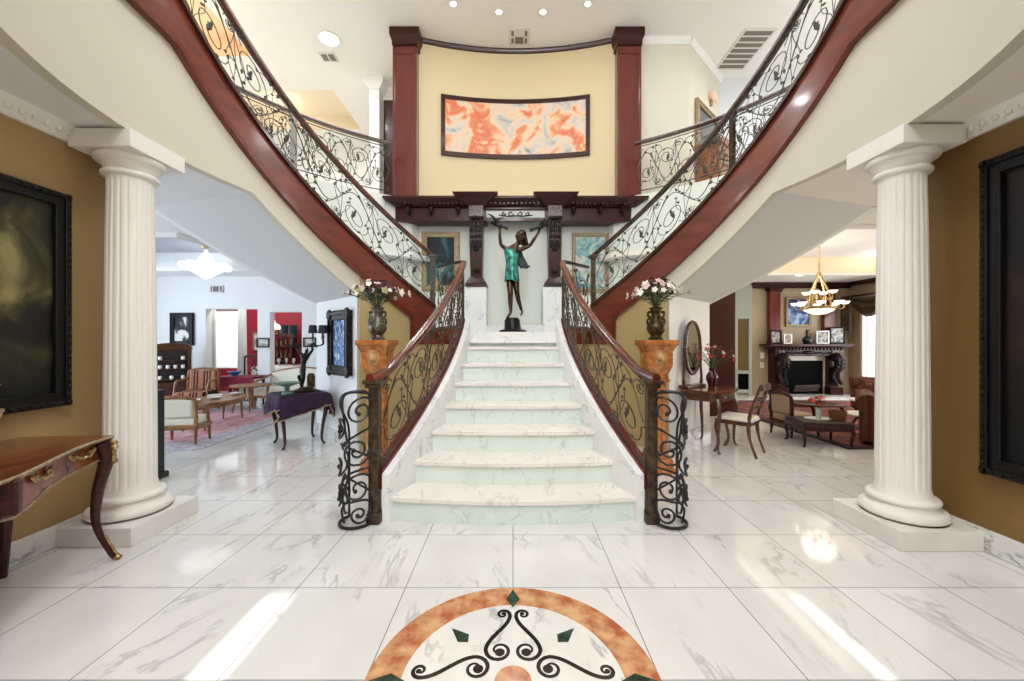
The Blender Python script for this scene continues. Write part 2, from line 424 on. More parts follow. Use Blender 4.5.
# top ceiling with two peach trays on the left
T1 = [(-8.0, 9.2), (-4.2, 9.2), (-4.2, 10.9), (-8.0, 10.9)]; T2 = [(-8.0, 6.6), (-5.35, 6.6), (-5.35, 8.05), (-8.0, 8.05)]
struct(MB().prism([(-9, -2.6), (9, -2.6), (9, 13), (-9, 13)], TOPZ, TOPZ + .08, [T1, T2]).build('ceiling', M_CEIL, smooth=0))
for T in (T1, T2):
    x0, x1, y0, y1 = T[0][0], T[1][0], T[0][1], T[2][1]; mb = MB()
    for a, b, c, d in ((x0 - .03, x0 + .006, y0, y1), (x1 - .006, x1 + .03, y0, y1), (x0, x1, y0 - .03, y0 + .006), (x0, x1, y1 - .006, y1 + .03)): mb.bb(a, b, c, d, TOPZ - .004, TOPZ + .36)
    mb.bb(x0, x1, y0, y1, TOPZ + .36, TOPZ + .4)
    struct(mb.build('ceiling', M_PALEP if T is T1 else M_PEACH, smooth=0))

# outer shell
for nm, p, q, m in (('wall_outer_left', (-9, 13), (-9, -2.6), M_WHITE), ('wall_upper_right', (9, -2.6), (9, 13), M_UPB)):
    wall(nm, m, q, p, FLZ if 'upper' in nm else 0, TOPZ)
wall('wall_far', M_WHITE, (9, 12.0), (-9, 12.0), FLZ, TOPZ)
# front wall behind the viewer: entrance doors, two slim sidelights, unseen window bay added above for light
wall('wall_front', M_CREAM, (9, -2.6), (-9, -2.6), 0, TOPZ, holes=((9 - 1.56, 9 - 1.50, .2, 2.42), (9 + 1.18, 9 + 1.33, .2, 2.42), (9 - 2.4, 9 + 2.4, 3.3, 6.7)))
mb = MB()
for i in range(5): mb.box((-2.4 + 1.2 * i, -2.6, 5.0), (.06, .08, 3.4))
for z in (3.3, 4.4, 5.5, 6.7): mb.box((0, -2.6, z), (4.86, .08, .06))
struct(mb.build('added_window_1', M_WHITE, smooth=0))
struct(MB().box((0, -2.66, 5.0), (4.84, .02, 3.44)).build('added_window_1', mat('opaque_glow_pane', (250, 250, 248), .6, emit=2.0), smooth=0))  # unseen opaque pane, added to stop the sun and glow like sky
mb = MB()
for x in (-.56, .56): mb.box((x, -2.56, 1.2), (1.1, .06, 2.4))
struct(mb.build('door_1', M_DARKW, smooth=0))

# side walls of the entrance hall
for s, nm in ((-1, 'left'), (1, 'right')):
    x = -3.07 if s < 0 else 3.10
    mb = MB().bb(min(x, x + s * .16), max(x, x + s * .16), -2.55, 3.22, 0, ZC)
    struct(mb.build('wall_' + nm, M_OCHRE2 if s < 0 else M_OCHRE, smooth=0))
    mb = MB().bb(min(x, x - s * .025), max(x, x - s * .025), -2.5, 3.2, 0, .15)
    struct(mb.build('baseboard_' + nm, M_BASEB, smooth=0, bevel=.006))
    # egg-and-dart crown
    mb = MB().sweep([(x, -2.5, 0), (x, 3.22, 0)], [(s * 0, 2.74), (s * -.03 if s > 0 else .03, 2.74), (-.075 * s * (1 if s > 0 else 1), 2.80), (-.095 * s, ZC), (0, ZC)])
    k = 0
    y = .9
    while y < 3.2:
        mb.ell((x - s * .064, y, 2.788), (.02, .02, .028), 6, 4); mb.ell((x - s * .045, y + .033, 2.765), (.012, .009, .02), 5, 4)
        y += .066
    struct(mb.build('trim_%d' % (3 if s < 0 else 4), M_COL))

# ---------------------------------------------------------------- horseshoe flights
for s, nm in ((-1, 'left'), (1, 'right')):
    side = 'left' if s < 0 else 'right'
    ths = rng(-62, A1, 3)
    # drywall fascia under the wood stringer, and the wall it becomes
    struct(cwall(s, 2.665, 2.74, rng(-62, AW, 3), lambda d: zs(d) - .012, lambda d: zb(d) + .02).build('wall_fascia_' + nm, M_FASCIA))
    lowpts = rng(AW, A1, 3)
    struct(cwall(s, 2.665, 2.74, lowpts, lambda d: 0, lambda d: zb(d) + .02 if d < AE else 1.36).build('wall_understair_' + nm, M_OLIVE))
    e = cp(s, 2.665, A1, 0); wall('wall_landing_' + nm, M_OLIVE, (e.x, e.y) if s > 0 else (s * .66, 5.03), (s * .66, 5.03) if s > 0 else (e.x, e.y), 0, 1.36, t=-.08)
    # wall along the flight's lower end (radial)
    a = cp(s, 2.672, AW, 0); b = cp(s, 4.12, AW, 0)
    wall('wall_radial_' + nm, M_WHITE, (a.x, a.y), (b.x, b.y), 0, zs(AW) + .06, t=-.1 if s < 0 else .1)
    wall('baseboard_radial_' + nm, M_BASEB, (a.x, a.y), (b.x, b.y), 0, .15, t=.02 if s < 0 else -.02)
    # outer stairwell wall
    rb = lambda d: 4.12 if d < AW else lerp(4.12, 4.5, (d - AW) / (A1 - AW))
    struct(cwall(s, 4.5, 4.6, rng(0, A1, 3), lambda d: zs(d) if d < 46 else 1.3, lambda d: FLZ, rb, lambda d: rb(d) + .1).build('wall_stairwell_' + nm, M_STAIRW))
    wall('wall_stairwell_end_' + nm, M_STAIRW, (s * 1.84, 7.15), (s * 1.74, 7.36), 1.3, FLZ, t=.1 if s < 0 else -.1)
    # the flight itself
    T = thing('curved_stair', f'{side} upper flight of the horseshoe staircase with mahogany stringer', 'staircase', (0, 0, 0), 0, 'upper curved flights')
    cwall(s, 2.635, 2.70, [d for d in ths if d <= AE] + [AE], zb, zt).build('stringer', M_MAHOG, T)
    pl = [d for d in rng(AE, A1, 2)]
    mb = cwall(s, 2.635, 2.70, pl, lambda d: 1.33, zt)
    q0 = cp(s, 2.635, A1, 0); q1 = Vector((s * .665, 5.02, 0))
    mb.build('stringer_end', M_MAHOG, T)
    dd = (q1 - q0).normalized(); nn = Vector((dd.y, -dd.x, 0)) * (.05 if s < 0 else -.05)
    mb = MB().strip([Vector((p.x, p.y, 1.33)) for p in (q0, q1)], [Vector((p.x, p.y, 1.33)) - nn for p in (q0, q1)], [Vector((p.x, p.y, 1.55)) - nn for p in (q0, q1)], [Vector((p.x, p.y, 1.55)) for p in (q0, q1)])
    mb.build('landing_fascia', M_MAHOG, T, smooth=0)
    # mouldings: dark cap and lower bead
    mb = cwall(s, 2.60, 2.72, ths, lambda d: zt(d) - .012, lambda d: zt(d) + .03); mb.build('cap_rail', M_RAILD, T)
    low = [d for d in ths if d <= AE] + [AE]
    mb = cwall(s, 2.605, 2.64, low, lambda d: zb(d), lambda d: zb(d) + .05)
    mb2 = cwall(s, 2.618, 2.64, low, lambda d: zb(d) + .055, lambda d: zb(d) + .075)
    mb.add(mb2.v, mb2.f)
    e0 = cwall(s, 2.605, 2.64, [AE, AE + .9], lambda d: 1.33, lambda d: zb(AE) + .05); mb.add(e0.v, e0.f)
    mb.build('bead', M_MAHOG2, T)
    n = 13; st = A1 / n
    for i in range(n):
        d1 = A1 - i * st; d0 = d1 - st; z = LANDZ + (FLZ - LANDZ) / n * (i + 1)
        mb = cwall(s, 2.70, 4.2, rng(d0, d1, 3), lambda d: max(zs(d) + .04, z - .3) if d < AW else z - .3, lambda d: z)
        mb.build('step', M_MARBLE, T, smooth=0)
    so = rng(AS, AW, 2)
    cwall(s, 2.70, 4.13, so, lambda d: zs(d), lambda d: zs(d) + .04).build('soffit', M_SOFF, T)

# back wall of the landing, landing slab
wall('wall_landing_back', M_STAIRW, (1.76, 7.35), (-1.76, 7.35), 1.3, FLZ + .05, t=-.1)
# ---------------------------------------------------------------- main marble stair
RS, TR, Y0 = LANDZ / 8, .29, 2.98
def wo(Y): return .60 + .395 * (max(0, 5.0 - Y) / 2) ** 2
def nos(Y): return RS + RS / TR * (Y - Y0)
ST = thing('main_staircase', 'flared white marble staircase rising through the middle of the hall', 'staircase')
for k in range(1, 9):
    Yk = Y0 + TR * (k - 1); Yn = Yk + TR + .03 if k < 8 else Yk + .06
    bulge = .085 * (1 - (k - 1) / 5) if k < 6 else 0
    def outline(off):
        w = wo(Yk) - .05; P = []
        for i in range(13):
            x = lerp(-w, w, i / 12); P.append((x, Yk + .06 - off - bulge * (1 - (x / w) ** 2)))
        wn = wo(Yn) - .05; P += [(wn, Yn + .06), (-wn, Yn + .06)]; return P
    z = RS * k
    MB().prism(outline(0), z - RS if k > 1 else 0, z - .032).build('riser', M_RISER, ST, smooth=0)
    MB().prism(outline(.028), z - .032, z).build('tread', M_TREAD, ST, smooth=0, bevel=.008, seg=2)
P = [(-.6, 5.0), (.6, 5.0)] + [(1.06, 5.46)] + [tuple(cp(1, 4.48, A1, 0).xy)] + [(1.46, 7.34), (-1.46, 7.34)] + [tuple(cp(-1, 4.48, A1, 0).xy)] + [(-1.06, 5.46)]
MB().prism(P, LANDZ - .14, LANDZ - .0005).build('landing', M_MARBLE, ST, smooth=0)
MB().bb(-.50, .53, 6.95, 7.34, LANDZ - .001, 1.653).build('dais', M_MARBLE, ST, smooth=0, bevel=.006)
ys = rng(3.0, 5.02, .1)
for s in (-1, 1):
    A = []; B = []; C = []; D = []
    for Y in ys:
        w = wo(Y); z = min(nos(Y) + .165, LANDZ + .16)
        A.append((s * (w - .055), Y, 0)); B.append((s * w, Y, 0)); C.append((s * w, Y, z)); D.append((s * (w - .055), Y, z))
    MB().strip(A, B, C, D).build('stringer', M_MARBLE, ST)

# ---------------------------------------------------------------- scroll ironwork
def scroll_pattern(nm, L, h):
    lines = []; leaves = []; l = L / nm
    for k in range(nm):
        u0 = k * l
        lines.append(([(u0 + l * i / 20, h * .5 + h * .33 * math.sin(2 * PI * i / 20)) for i in range(21)], 1.0))
        for cu, cv, mv in ((.27, .35, 1), (.77, .65, -1)):
            r = min(.24 * l, .27 * h)
            c = Vector((u0 + cu * l, cv * h)); pts = []
            pts.append((u0 + (cu - .29) * l, .5 * h - mv * .03 * h))
            for i in range(27):
                t = i / 26; a = math.radians(165) + t * 2 * PI * 1.7; rr = r * (1 - .78 * t)
                pts.append((c.x + rr * math.cos(a), c.y + mv * rr * math.sin(a)))
            lines.append((pts, .9))
            ex, ey = pts[-1]
            for q in range(4): leaves.append((ex - .012 * (q % 2), ey + mv * .010 * (q - 1.5), .034 - .005 * (q % 3), mv * (-1.5 + q * .85)))
            leaves.append((c.x + r * .62, c.y + mv * r * .55, .026, mv * 2.2)); leaves.append((c.x - r * .35, c.y - mv * r * .72, .024, mv * -.4))
            # whip to the outer corner with trefoil
            bx, by = c.x + r * .7, c.y - mv * r * .7
            w = [(c.x + r * math.cos(t), c.y - mv * r * math.sin(t)) for t in (.9, .6)]
            en = (u0 + (cu + .25) * l, h * (.5 - mv * .40))
            b = bez((*w[0], 0), (w[0][0] + .07 * l, w[0][1] - mv * .10 * h, 0), (en[0] - .03 * l, en[1] - mv * .08 * h, 0), (*en, 0), 9)
            lines.append(([(p.x, p.y) for p in b], .75))
            for q in range(3): leaves.append((en[0] + .012 * math.cos(q * 1.2), en[1] + .012 * math.sin(q * 1.2) * mv, .017, q * 1.2 * mv))
            # curl springing over the vine
            st = (u0 + (cu - .12) * l, h * (.5 + mv * .30)); c2 = Vector((u0 + (cu - .20) * l, h * (.5 + mv * .37))); pts = []
            for i in range(16):
                t = i / 15; a = t * 2 * PI * 1.25; rr = .085 * h * (1.1 - .75 * t)
                pts.append((c2.x + rr * math.cos(a), c2.y + mv * rr * math.sin(a)))
            lines.append((pts, .7)); leaves.append((c2.x, c2.y, .022, 1.0)); leaves.append((c2.x, c2.y, .018, 3.2))
            # long tendril running with the vine, forked tip
            p0 = (u0 + (cu - .22) * l, h * (.5 + mv * .05)); p3 = (u0 + (cu + .13) * l, h * (.5 + mv * .43))
            b = bez((*p0, 0), (p0[0] + .10 * l, p0[1] + mv * .34 * h, 0), (p3[0] - .12 * l, p3[1] + mv * .01 * h, 0), (*p3, 0), 10)
            lines.append(([(p.x, p.y) for p in b], .7))
            for q in (-.7, 0, .7): leaves.append((p3[0], p3[1], .024, q - mv * .5))
            p4 = (u0 + (cu + .02) * l, h * (.5 + mv * .455)); b = bez((b[5].x, b[5].y, 0), (b[5].x - .02 * l, p4[1], 0), (p4[0] - .05 * l, p4[1], 0), (*p4, 0), 6)
            # leaf pairs along the vine
            for du in (.10, -.07, .2):
                u = cu + du; leaves.append((u0 + u * l, h * .5 + h * .33 * math.sin(2 * PI * u) + mv * .02, .028, .9 * mv + du * 8))
            # tendril inside the bay, from the spiral to the rail
            p0 = (c.x - r * .5, c.y - mv * r * .85); p3 = (u0 + (cu - .24) * l, h * (.5 - mv * .44)); b = bez((*p0, 0), (p0[0] - .04 * l, p0[1] - mv * .06 * h, 0), (p3[0] + .1 * l, p3[1], 0), (*p3, 0), 7)
            lines.append(([(p.x, p.y) for p in b], .7))
            for q in (2.4, 3.1, 3.9): leaves.append((p3[0], p3[1], .020, q))
        # fans of slender stems springing from the rails
        for fu, fv, mv, ends in ((.50, .03, 1, ((.36, .62), (.50, .80), (.60, .58))), (1.0, .97, -1, ((.86, .38), (1.0, .20), (1.10, .42))), (.98, .03, 1, ((.90, .30), (1.08, .36))), (.48, .97, -1, ((.40, .72), (.57, .66)))):
            for eu, ev in ends:
                if u0 + eu * l > L: continue
                b = bez((u0 + min(fu, .999) * l, fv * h, 0), (u0 + fu * l, lerp(fv, ev, .5) * h, 0), (u0 + (eu - .05) * l, lerp(fv, ev, .55) * h, 0), (u0 + eu * l, ev * h, 0), 8)
                lines.append(([(p.x, p.y) for p in b], .62))
                for q in (-.6, .5): leaves.append((u0 + eu * l, ev * h, .019, PI / 2 * mv + q))
    return lines, leaves
def scrollwork(P, nm, L, h, r, parent, mi, ml, swap=False, name='scrollwork'):
    lines, leaves = scroll_pattern(nm, L, h)
    Q = (lambda u, v: P(v, u)) if swap else P
    mb = MB(); lf = MB()
    for pts, k in lines: mb.tube([Q(u, v) for u, v in pts], r * k, 5)
    for u, v, sz, a in leaves:
        c = Q(u, v); e = .004
        du = (Q(u + e, v) - c).normalized(); dv = (Q(u, v + e) - c); dv = (dv - du * dv.dot(du)).normalized(); n = du.cross(dv)
        ax = du * math.cos(a) + dv * math.sin(a); ay = n.cross(ax)
        lf.ell(c + ax * sz * .5, (sz, sz * .5, .007), 6, 4, Matrix((ax, ay, n)).transposed())
    mb.build(name, mi, parent); lf.build('leaves', ml, parent)
HR = [(-.034, -.028), (.034, -.028), (.038, -.005), (.03, .02), (0, .03), (-.03, .02), (-.038, -.005)]
def newel(parent, p, h, m, w=.05, cap=True):
    mb = MB(); x, y, z = p
    mb.box((x, y, z + h / 2), (w, w, h)); mb.box((x, y, z + .04), (w * 1.35, w * 1.35, .08)); mb.box((x, y, z + h * .5), (w * 1.2, w * 1.2, .05))
    if cap: mb.box((x, y, z + h + .008), (w * 1.9, w * 1.9, .03)); mb.box((x, y, z + h - .02), (w * 1.5, w * 1.5, .03))
    return mb.build('newel_post', m, parent, smooth=0, bevel=.004)

for s, side in ((-1, 'left'), (1, 'right')):
    # upper flight railing
    R = 2.665
    T = thing('stair_railing', f'scrolled wrought iron railing with wood handrail up the {side} curved flight', 'railing', group='upper flight railings')
    pth = [cp(s, R, d, zt(d) + .70) for d in rng(-22, A1, 2)]
    MB().sweep(pth, HR).build('handrail', M_RAILD if s > 0 else M_RAIL, T)
    def P(u, v, s=s, R=R):
        d = A1 - 1 - math.degrees(u / R); return cp(s, R, d, zt(d) + .045 + v)
    Lr = math.radians(A1 + 20) * R
    scrollwork(P, 5, Lr, .62, .0056, T, M_IRON, M_LEAF)
    mb = MB()
    for v in (.0, .625): mb.tube([P(u, v) for u in rng(0, Lr, .1)], .008, 4)
    mb.build('rail_bar', M_IRON, T)
    n0 = cp(s, R, A1 - .6, 0); newel(T, (n0.x, n0.y, LANDZ), 1.05, M_IRON2 if s > 0 else M_IRON, .06)
    # lower railing of the main flight
    T = thing('stair_railing', f'{side} bronzed iron railing of the marble stair ending in a scrolled volute', 'railing', group='marble stair railings')
    hp = [Vector((s * (wo(Y) + .025), Y, nos(Y) + .885)) for Y in rng(3.0, 5.0, .1)]
    hp = [Vector((s * 1.065, 2.93, 1.105)), Vector((s * 1.05, 2.965, 1.105))] + hp[1:]
    MB().sweep(hp, HR).build('handrail', M_RAIL, T)
    def P2(u, v, s=s):
        Y = 3.04 + u; return Vector((s * (wo(Y) + .025), Y, nos(Y) + .20 + v))
    scrollwork(P2, 3, 1.93, .64, .0064, T, M_IRON2, M_LEAF)
    mb = MB()
    for v in (0, .645): mb.tube([P2(u, v) for u in rng(-.02, 1.95, .08)], .009, 4)
    mb.build('rail_bar', M_BLACK, T)
    mb = MB().sweep([Vector((s * (wo(Y) + .055), Y, nos(Y) + .165)) for Y in rng(3.02, 5.0, .1)], [(-.05, -.13), (.05, -.13), (.05, .012), (-.05, .012)])
    mb.build('bottom_rail', M_MAHOG2, T)
    newel(T, (s * 1.05, 3.0, 0), 1.06, M_IRON2, .075)
    mb = MB().box((s * .635, 5.0, LANDZ + .45), (.035, .035, .9)); mb.build('newel_post', M_IRON2, T, smooth=0)
    C = Vector((s * 1.185, 2.985, 0)); rv = .118
    def P3(u, v, s=s, C=C):
        f = u / rv; hh = 1.0 - .20 * max(0, min(1, u / .5)) ** 2
        return Vector((C.x - s * rv * math.cos(f), C.y - rv * math.sin(f), .03 + v * hh))
    mb = MB(); lf = MB(); W = .46
    for cu, cv, r, a0, tn, dr in ((.24, .84, .115, 3.4, 1.7, -1), (.66, .74, .105, 0.0, 1.6, 1), (.30, .55, .12, 3.0, 1.6, 1), (.74, .46, .105, .4, 1.5, -1), (.28, .27, .12, 3.1, 1.6, -1), (.76, .20, .11, 0.2, 1.6, 1), (.26, .08, .075, 3.1, 1.4, 1)):
        pts = [P3(cu * W + r * (1 - .8 * i / 26) * math.cos(a0 + dr * tn * 2 * PI * i / 26), cv + r * (1 - .8 * i / 26) * math.sin(a0 + dr * tn * 2 * PI * i / 26)) for i in range(27)]
        mb.tube(pts, .0088, 6); lf.ell(pts[-1], (.018, .018, .018), 6, 4)
    for pp in ([(.0, .95), (.5, .99), (.92, .80), (.96, .66), (.55, .62), (.06, .48)], [(.06, .70), (.52, .62), (.98, .55), (.98, .34), (.5, .38), (.04, .22)], [(.02, .40), (.5, .36), (.5, .12), (.98, .02)], [(.04, .0), (.10, .16), (.52, .18), (.98, .34)], [(.5, .02), (.56, .12), (.44, .2), (.56, .3), (.48, .4)]):
        mb.tube(poly_smooth([P3(u * W, v) for u, v in pp], 8), .0085, 6)
    mb.build('volute_scrollwork', M_BLACK, T); lf.build('volute_bead', M_BLACK, T)
    mb = MB()
    mb.tube([P3(u, -.015) for u in rng(0, W, .02)], .012, 6); mb.tube([P3(W, v) for v in rng(-.01, .74, .05)], .009, 5); mb.tube(poly_smooth([P3(u * W, v) for u, v in ((.03, .93), (.2, .985), (.5, 1.0), (.8, .96), (.97, .85), (1.0, .74))], 6), .0095, 6)
    mb.build('volute_bar', M_BLACK, T)
    # landing edge rail
    T = thing('landing_railing', f'short level iron railing on the {side} edge of the landing', 'railing', group='landing railings')
    a = Vector((s * .65, 5.03, 0)); b = Vector((s * 1.03, 5.42, 0))
    MB().sweep([a + Vector((0, 0, 2.385)), b + Vector((0, 0, 2.385))], [(-.022, -.018), (.022, -.018), (.022, .015), (-.022, .015)]).build('handrail', M_BLACK, T)
    def P4(u, v, a=a, b=b): 
        p = a + (b - a).normalized() * u; p.z = LANDZ + .07 + v; return p
    scrollwork(P4, 1, (b - a).length, .80, .0075, T, M_IRON2, M_LEAF)
    mb = MB().tube([P4(0, 0), P4((b - a).length, 0)], .01, 5); mb.build('rail_bar', M_BLACK, T)
    # balcony rail on the upper floor
    T = thing('balcony_railing', f'scrolled iron balcony railing of the upper hall, {side} of the painted wall', 'railing', group='balcony railings')
    R5 = 4.56
    MB().sweep([cp(s, R5, d, 4.9) for d in rng(12, 61.5, 2)], HR).build('handrail', M_RAILD, T)
    def P5(u, v, s=s): return cp(s, R5, 61 - math.degrees(u / R5), FLZ + .09 + v)
    Lb = math.radians(49) * R5
    scrollwork(P5, 6, Lb, .78, .0075, T, M_IRON, M_LEAF)
    mb = MB()
    for v in (0, .785): mb.tube([P5(u, v) for u in rng(0, Lb, .1)], .009, 4)
    mb.build('rail_bar', M_IRON, T)
    n0 = cp(s, R5, 42, FLZ); newel(T, n0, .93, M_STEEL if s < 0 else M_IRON2, .07)

# ---------------------------------------------------------------- curved feature wall and portico
RW = (1.9 ** 2 + .31 ** 2) / (2 * .31)
XO = .075
def ywall(x): x -= XO; return 7.91 - (RW - math.sqrt(RW * RW - x * x))
xs = rng(XO - 1.98, XO + 1.98, .12)
A = [(x, ywall(x), FLZ) for x in xs]; B = [(x, ywall(x) + .12, FLZ) for x in xs]; C_ = [(x, ywall(x) + .12, TOPZ) for x in xs]; D = [(x, ywall(x), TOPZ) for x in xs]
struct(MB().strip(A, B, C_, D).build('wall_back', M_YELLOW))
struct(MB().sweep([Vector((x, ywall(x), TOPZ)) for x in rng(XO - 1.9, XO + 1.9, .12)], [(0, -.085), (.02, -.085), (.03, -.04), (.045, -.02), (.045, 0), (0, 0)]).build('trim_5', M_DARKW))
for s, side in ((-1, 'left'), (1, 'right')):
    T = thing('wood_pilaster', f'tall mahogany pilaster at the {side} end of the curved yellow wall', 'pilaster', (XO + s * 2.095, 7.46, 3.96), 0, 'tall pilasters', 'thing')
    mb = MB().box((0, .03, 1.50), (.42, .22, 3.0)); mb.build('shaft', M_MAHOG2, T, smooth=0)
    mb = MB()
    for x in (-.2, .2): mb.box((x, -.07, 1.45), (.05, .06, 2.9))
    mb.box((0, -.07, .06), (.44, .06, .12)); mb.box((0, -.07, 2.82), (.44, .06, .1))
    mb.build('stile', M_MAHOG2, T, smooth=0, bevel=.012, seg=2)
    mb = MB()
    hexa(mb, (-.235, .235, -.115, .15, 2.93), (-.235, .235, -.115, .15, 3.0)); hexa(mb, (-.235, .235, -.115, .15, 3.0), (-.275, .275, -.145, .15, 3.10)); hexa(mb, (-.275, .275, -.145, .15, 3.10), (-.275, .275, -.145, .15, 3.238))
    mb.build('capital', M_DARKW, T, smooth=0)
T = thing('mantel_portico', 'dark carved wood portico with heavy cornice framing the bronze statue', 'portico', (.045, 7.0, LANDZ), kind='thing')
def Zr(z): return z - LANDZ
mb = MB()
hexa(mb, (-2.12, 2.12, -.02, .34, Zr(3.735)), (-2.27, 2.27, -.20, .34, Zr(3.83)))
hexa(mb, (-2.29, 2.29, -.22, .34, Zr(3.83)), (-2.29, 2.29, -.22, .34, Zr(3.868)))
x = -2.15
while x < 2.15: mb.box((x, -.10, Zr(3.775)), (.03, .05, .04)); x += .075
mb.build('cornice', M_DARKW, T, smooth=0)
mb = MB()
for s in (-1, 1):
    mb.bb(*sorted((s * .52, s * 2.14)), 0.02, .34, Zr(3.51), Zr(3.74))
    mb.bb(*sorted((s * .50, s * 2.15)), -.01, .34, Zr(3.495), Zr(3.53))
mb.bb(-.55, .55, 0.0, .06, Zr(3.495), Zr(3.56))
mb.bb(-.55, .55, -.02, .34, Zr(3.70), Zr(3.74))
mb.build('frieze', M_DARKW, T, smooth=0, bevel=.006)
MB().bb(-.56, .56, .04, .07, Zr(3.56), Zr(3.72)).build('niche_panel', M_STAIRW, T, smooth=0)
mb = MB()
for s in (-1, 1):
    for cx, r, a0, tn in ((.085, .050, PI, 1.0), (.215, .038, PI, .95)):
        mb.tube([(s * (cx + r * (1 - .7 * t / 14) * math.cos(a0 + t / 14 * tn * 2 * PI)), .03, Zr(3.64) + r * (1 - .7 * t / 14) * math.sin(a0 + t / 14 * tn * 2 * PI)) for t in range(15)], .011, 5)
    mb.tube([(s * .0, .03, Zr(3.60)), (s * .12, .03, Zr(3.59)), (s * .30, .03, Zr(3.61))], .011, 5)
mb.build('scroll_ornament', M_BLACK, T)
for s in (-1, 1):
    cx = s * .69
    mb = MB()
    hexa(mb, (cx - .16, cx + .16, -.13, .1, Zr(3.735)), (cx - .30, cx + .30, -.27, .3, Zr(3.84))); hexa(mb, (cx - .33, cx + .33, -.29, .3, Zr(3.84)), (cx - .385, cx + .385, -.34, .3, Zr(3.895)))
    mb.build('capital', M_DARKW, T, smooth=0)
    MB().box((cx, 0, Zr(3.64)), (.26, .26, .2)).build('block', M_RAILD, T, smooth=0, bevel=.008)
    mb = MB()
    hexa(mb, (cx - .10, cx + .10, -.06, .2, Zr(2.46)), (cx - .115, cx + .115, -.11, .2, Zr(3.0))); hexa(mb, (cx - .115, cx + .115, -.11, .2, Zr(3.0)), (cx - .115, cx + .115, -.13, .2, Zr(3.55)))
    hexa(mb, (cx - .19, cx + .19, -.15, .2, Zr(2.32)), (cx - .19, cx + .19, -.15, .2, Zr(2.37))); hexa(mb, (cx - .19, cx + .19, -.15, .2, Zr(2.37)), (cx - .11, cx + .11, -.07, .2, Zr(2.50)))
    mb.build('console_column', M_DARKW, T, smooth=0, bevel=.008)
    mb = MB()
    for z in (3.46, 3.38, 3.3, 3.2, 3.1, 3.05):
        for dx in (-.07, 0, .07): mb.ell((cx + dx, -.135 + (3.5 - z) * .04, Zr(z)), (.034, .03, .045), 6, 4)
    mb.ell((cx, -.13, Zr(3.51)), (.12, .06, .04), 10, 5)
    for z in (2.98, 2.6): MB().ell((cx, -.1, Zr(z)), (.06, .03, .05), 8, 5).build('rosette', M_CARVE, T)
    mb.build('carving', M_CARVE, T)
    MB().box((cx - .015, .1, Zr(1.905)), (.39, .44, .83)).build('marble_pedestal', M_MARBLE, T, smooth=0, bevel=.01)
    for dx in (.33, .80, 1.2):
        mb = MB().lathe([(.0, 0), (.018, .01), (.035, .04), (.03, .07), (.045, .09), (.045, .12), (0, .13)], 8, (cx + s * dx, -.06, Zr(3.60)))
        mb.build('drop_finial', M_CARVE, T)
# ---------------------------------------------------------------- columns
for s, side in ((-1, 'left'), (1, 'right')):
    T = thing('fluted_column', f'white fluted column on a square plinth at the {side} of the hall', 'column', (-2.815 if s < 0 else 2.815, 2.91 if s < 0 else 2.86, 0), 0, 'fluted hall columns', 'thing')
    MB().box((0, 0, .065), (.55, .56, .13)).build('plinth', M_PLINTH, T, smooth=0, bevel=.004)
    prof = [(.235, .13)] + [(.208 + .036 * math.sin(a), .165 - .035 * math.cos(a)) for a in [PI * i / 8 for i in range(9)]]
    prof += [(.200, .203), (.186, .216), (.184, .226), (.190, .232)] + [(.182 + .022 * math.sin(a), .255 - .022 * math.cos(a)) for a in [PI * i / 6 for i in range(7)]] + [(.166, .282), (.157, .305)]
    MB().lathe(prof, 40).build('base', M_COL, T)
    fl_ = lambda a, z: 1 - .055 * max(0, math.cos(a * 20)) ** .7 if .34 < z < 2.53 else 1.0
    MB().lathe([(.157, .305), (.151, .33), (.148, .35), (.147, .8), (.142, 1.5), (.135, 2.2), (.130, 2.52), (.132, 2.54), (.134, 2.555)], 240, rf=fl_).build('shaft', M_COL, T, smooth=60)
    pr = [(.132, 2.55)] + [(.142 + .022 * math.sin(a), 2.577 - .022 * math.cos(a)) for a in [PI * i / 6 for i in range(7)]] + [(.146, 2.603), (.148, 2.62), (.158, 2.64), (.172, 2.652)] + [(.172 + .030 * math.sin(a), 2.684 - .030 * math.cos(a)) for a in [PI * i / 8 for i in range(9)]] + [(.165, 2.722)]
    MB().lathe(pr, 40).build('capital', M_COL, T)
    MB().box((0, 0, 2.764), (.425, .45, .123)).build('abacus', M_COL, T, smooth=0, bevel=.003)
# ------------------------------------------------------------------ generic builders
def frame_pic(name, label, cat, c, w, h, nrm, fw, mf, mc, depth=.05, group=None, extra=None):
    """framed picture; c centre of its back, nrm horizontal wall normal (x,y)"""
    rz = math.atan2(nrm[1], nrm[0]) + PI / 2
    T = thing(name, label, cat, c, rz, group)      # local: x right, -y towards viewer
    mb = MB(); y0 = -depth
    for sx in (-1, 1):
        x = sx * (w / 2 - fw / 2); mb.box((x, y0 / 2, 0), (fw, depth, h)); mb.box((x + sx * fw * .22, y0, 0), (fw * .4, depth * .6, h * .998)); mb.box((sx * (w / 2 - fw), y0 * .8, 0), (fw * .18, depth * .6, h - fw * 2))
    for sz in (-1, 1):
        z = sz * (h / 2 - fw / 2); mb.box((0, y0 / 2, z), (w - fw * 1.9, depth * .98, fw)); mb.box((0, y0, z + sz * fw * .22), (w * .998, depth * .6, fw * .4)); mb.box((0, y0 * .8, sz * (h / 2 - fw)), (w - fw * 2, depth * .6, fw * .18))
    if extra: extra(mb, w, h, fw, y0)
    mb.build('frame', mf, T, smooth=0, bevel=min(.006, fw * .1))
    MB().box((0, y0 * .35, 0), (w - fw * 1.8, depth * .3, h - fw * 1.8)).build('canvas', mc, T, smooth=0)
    return T
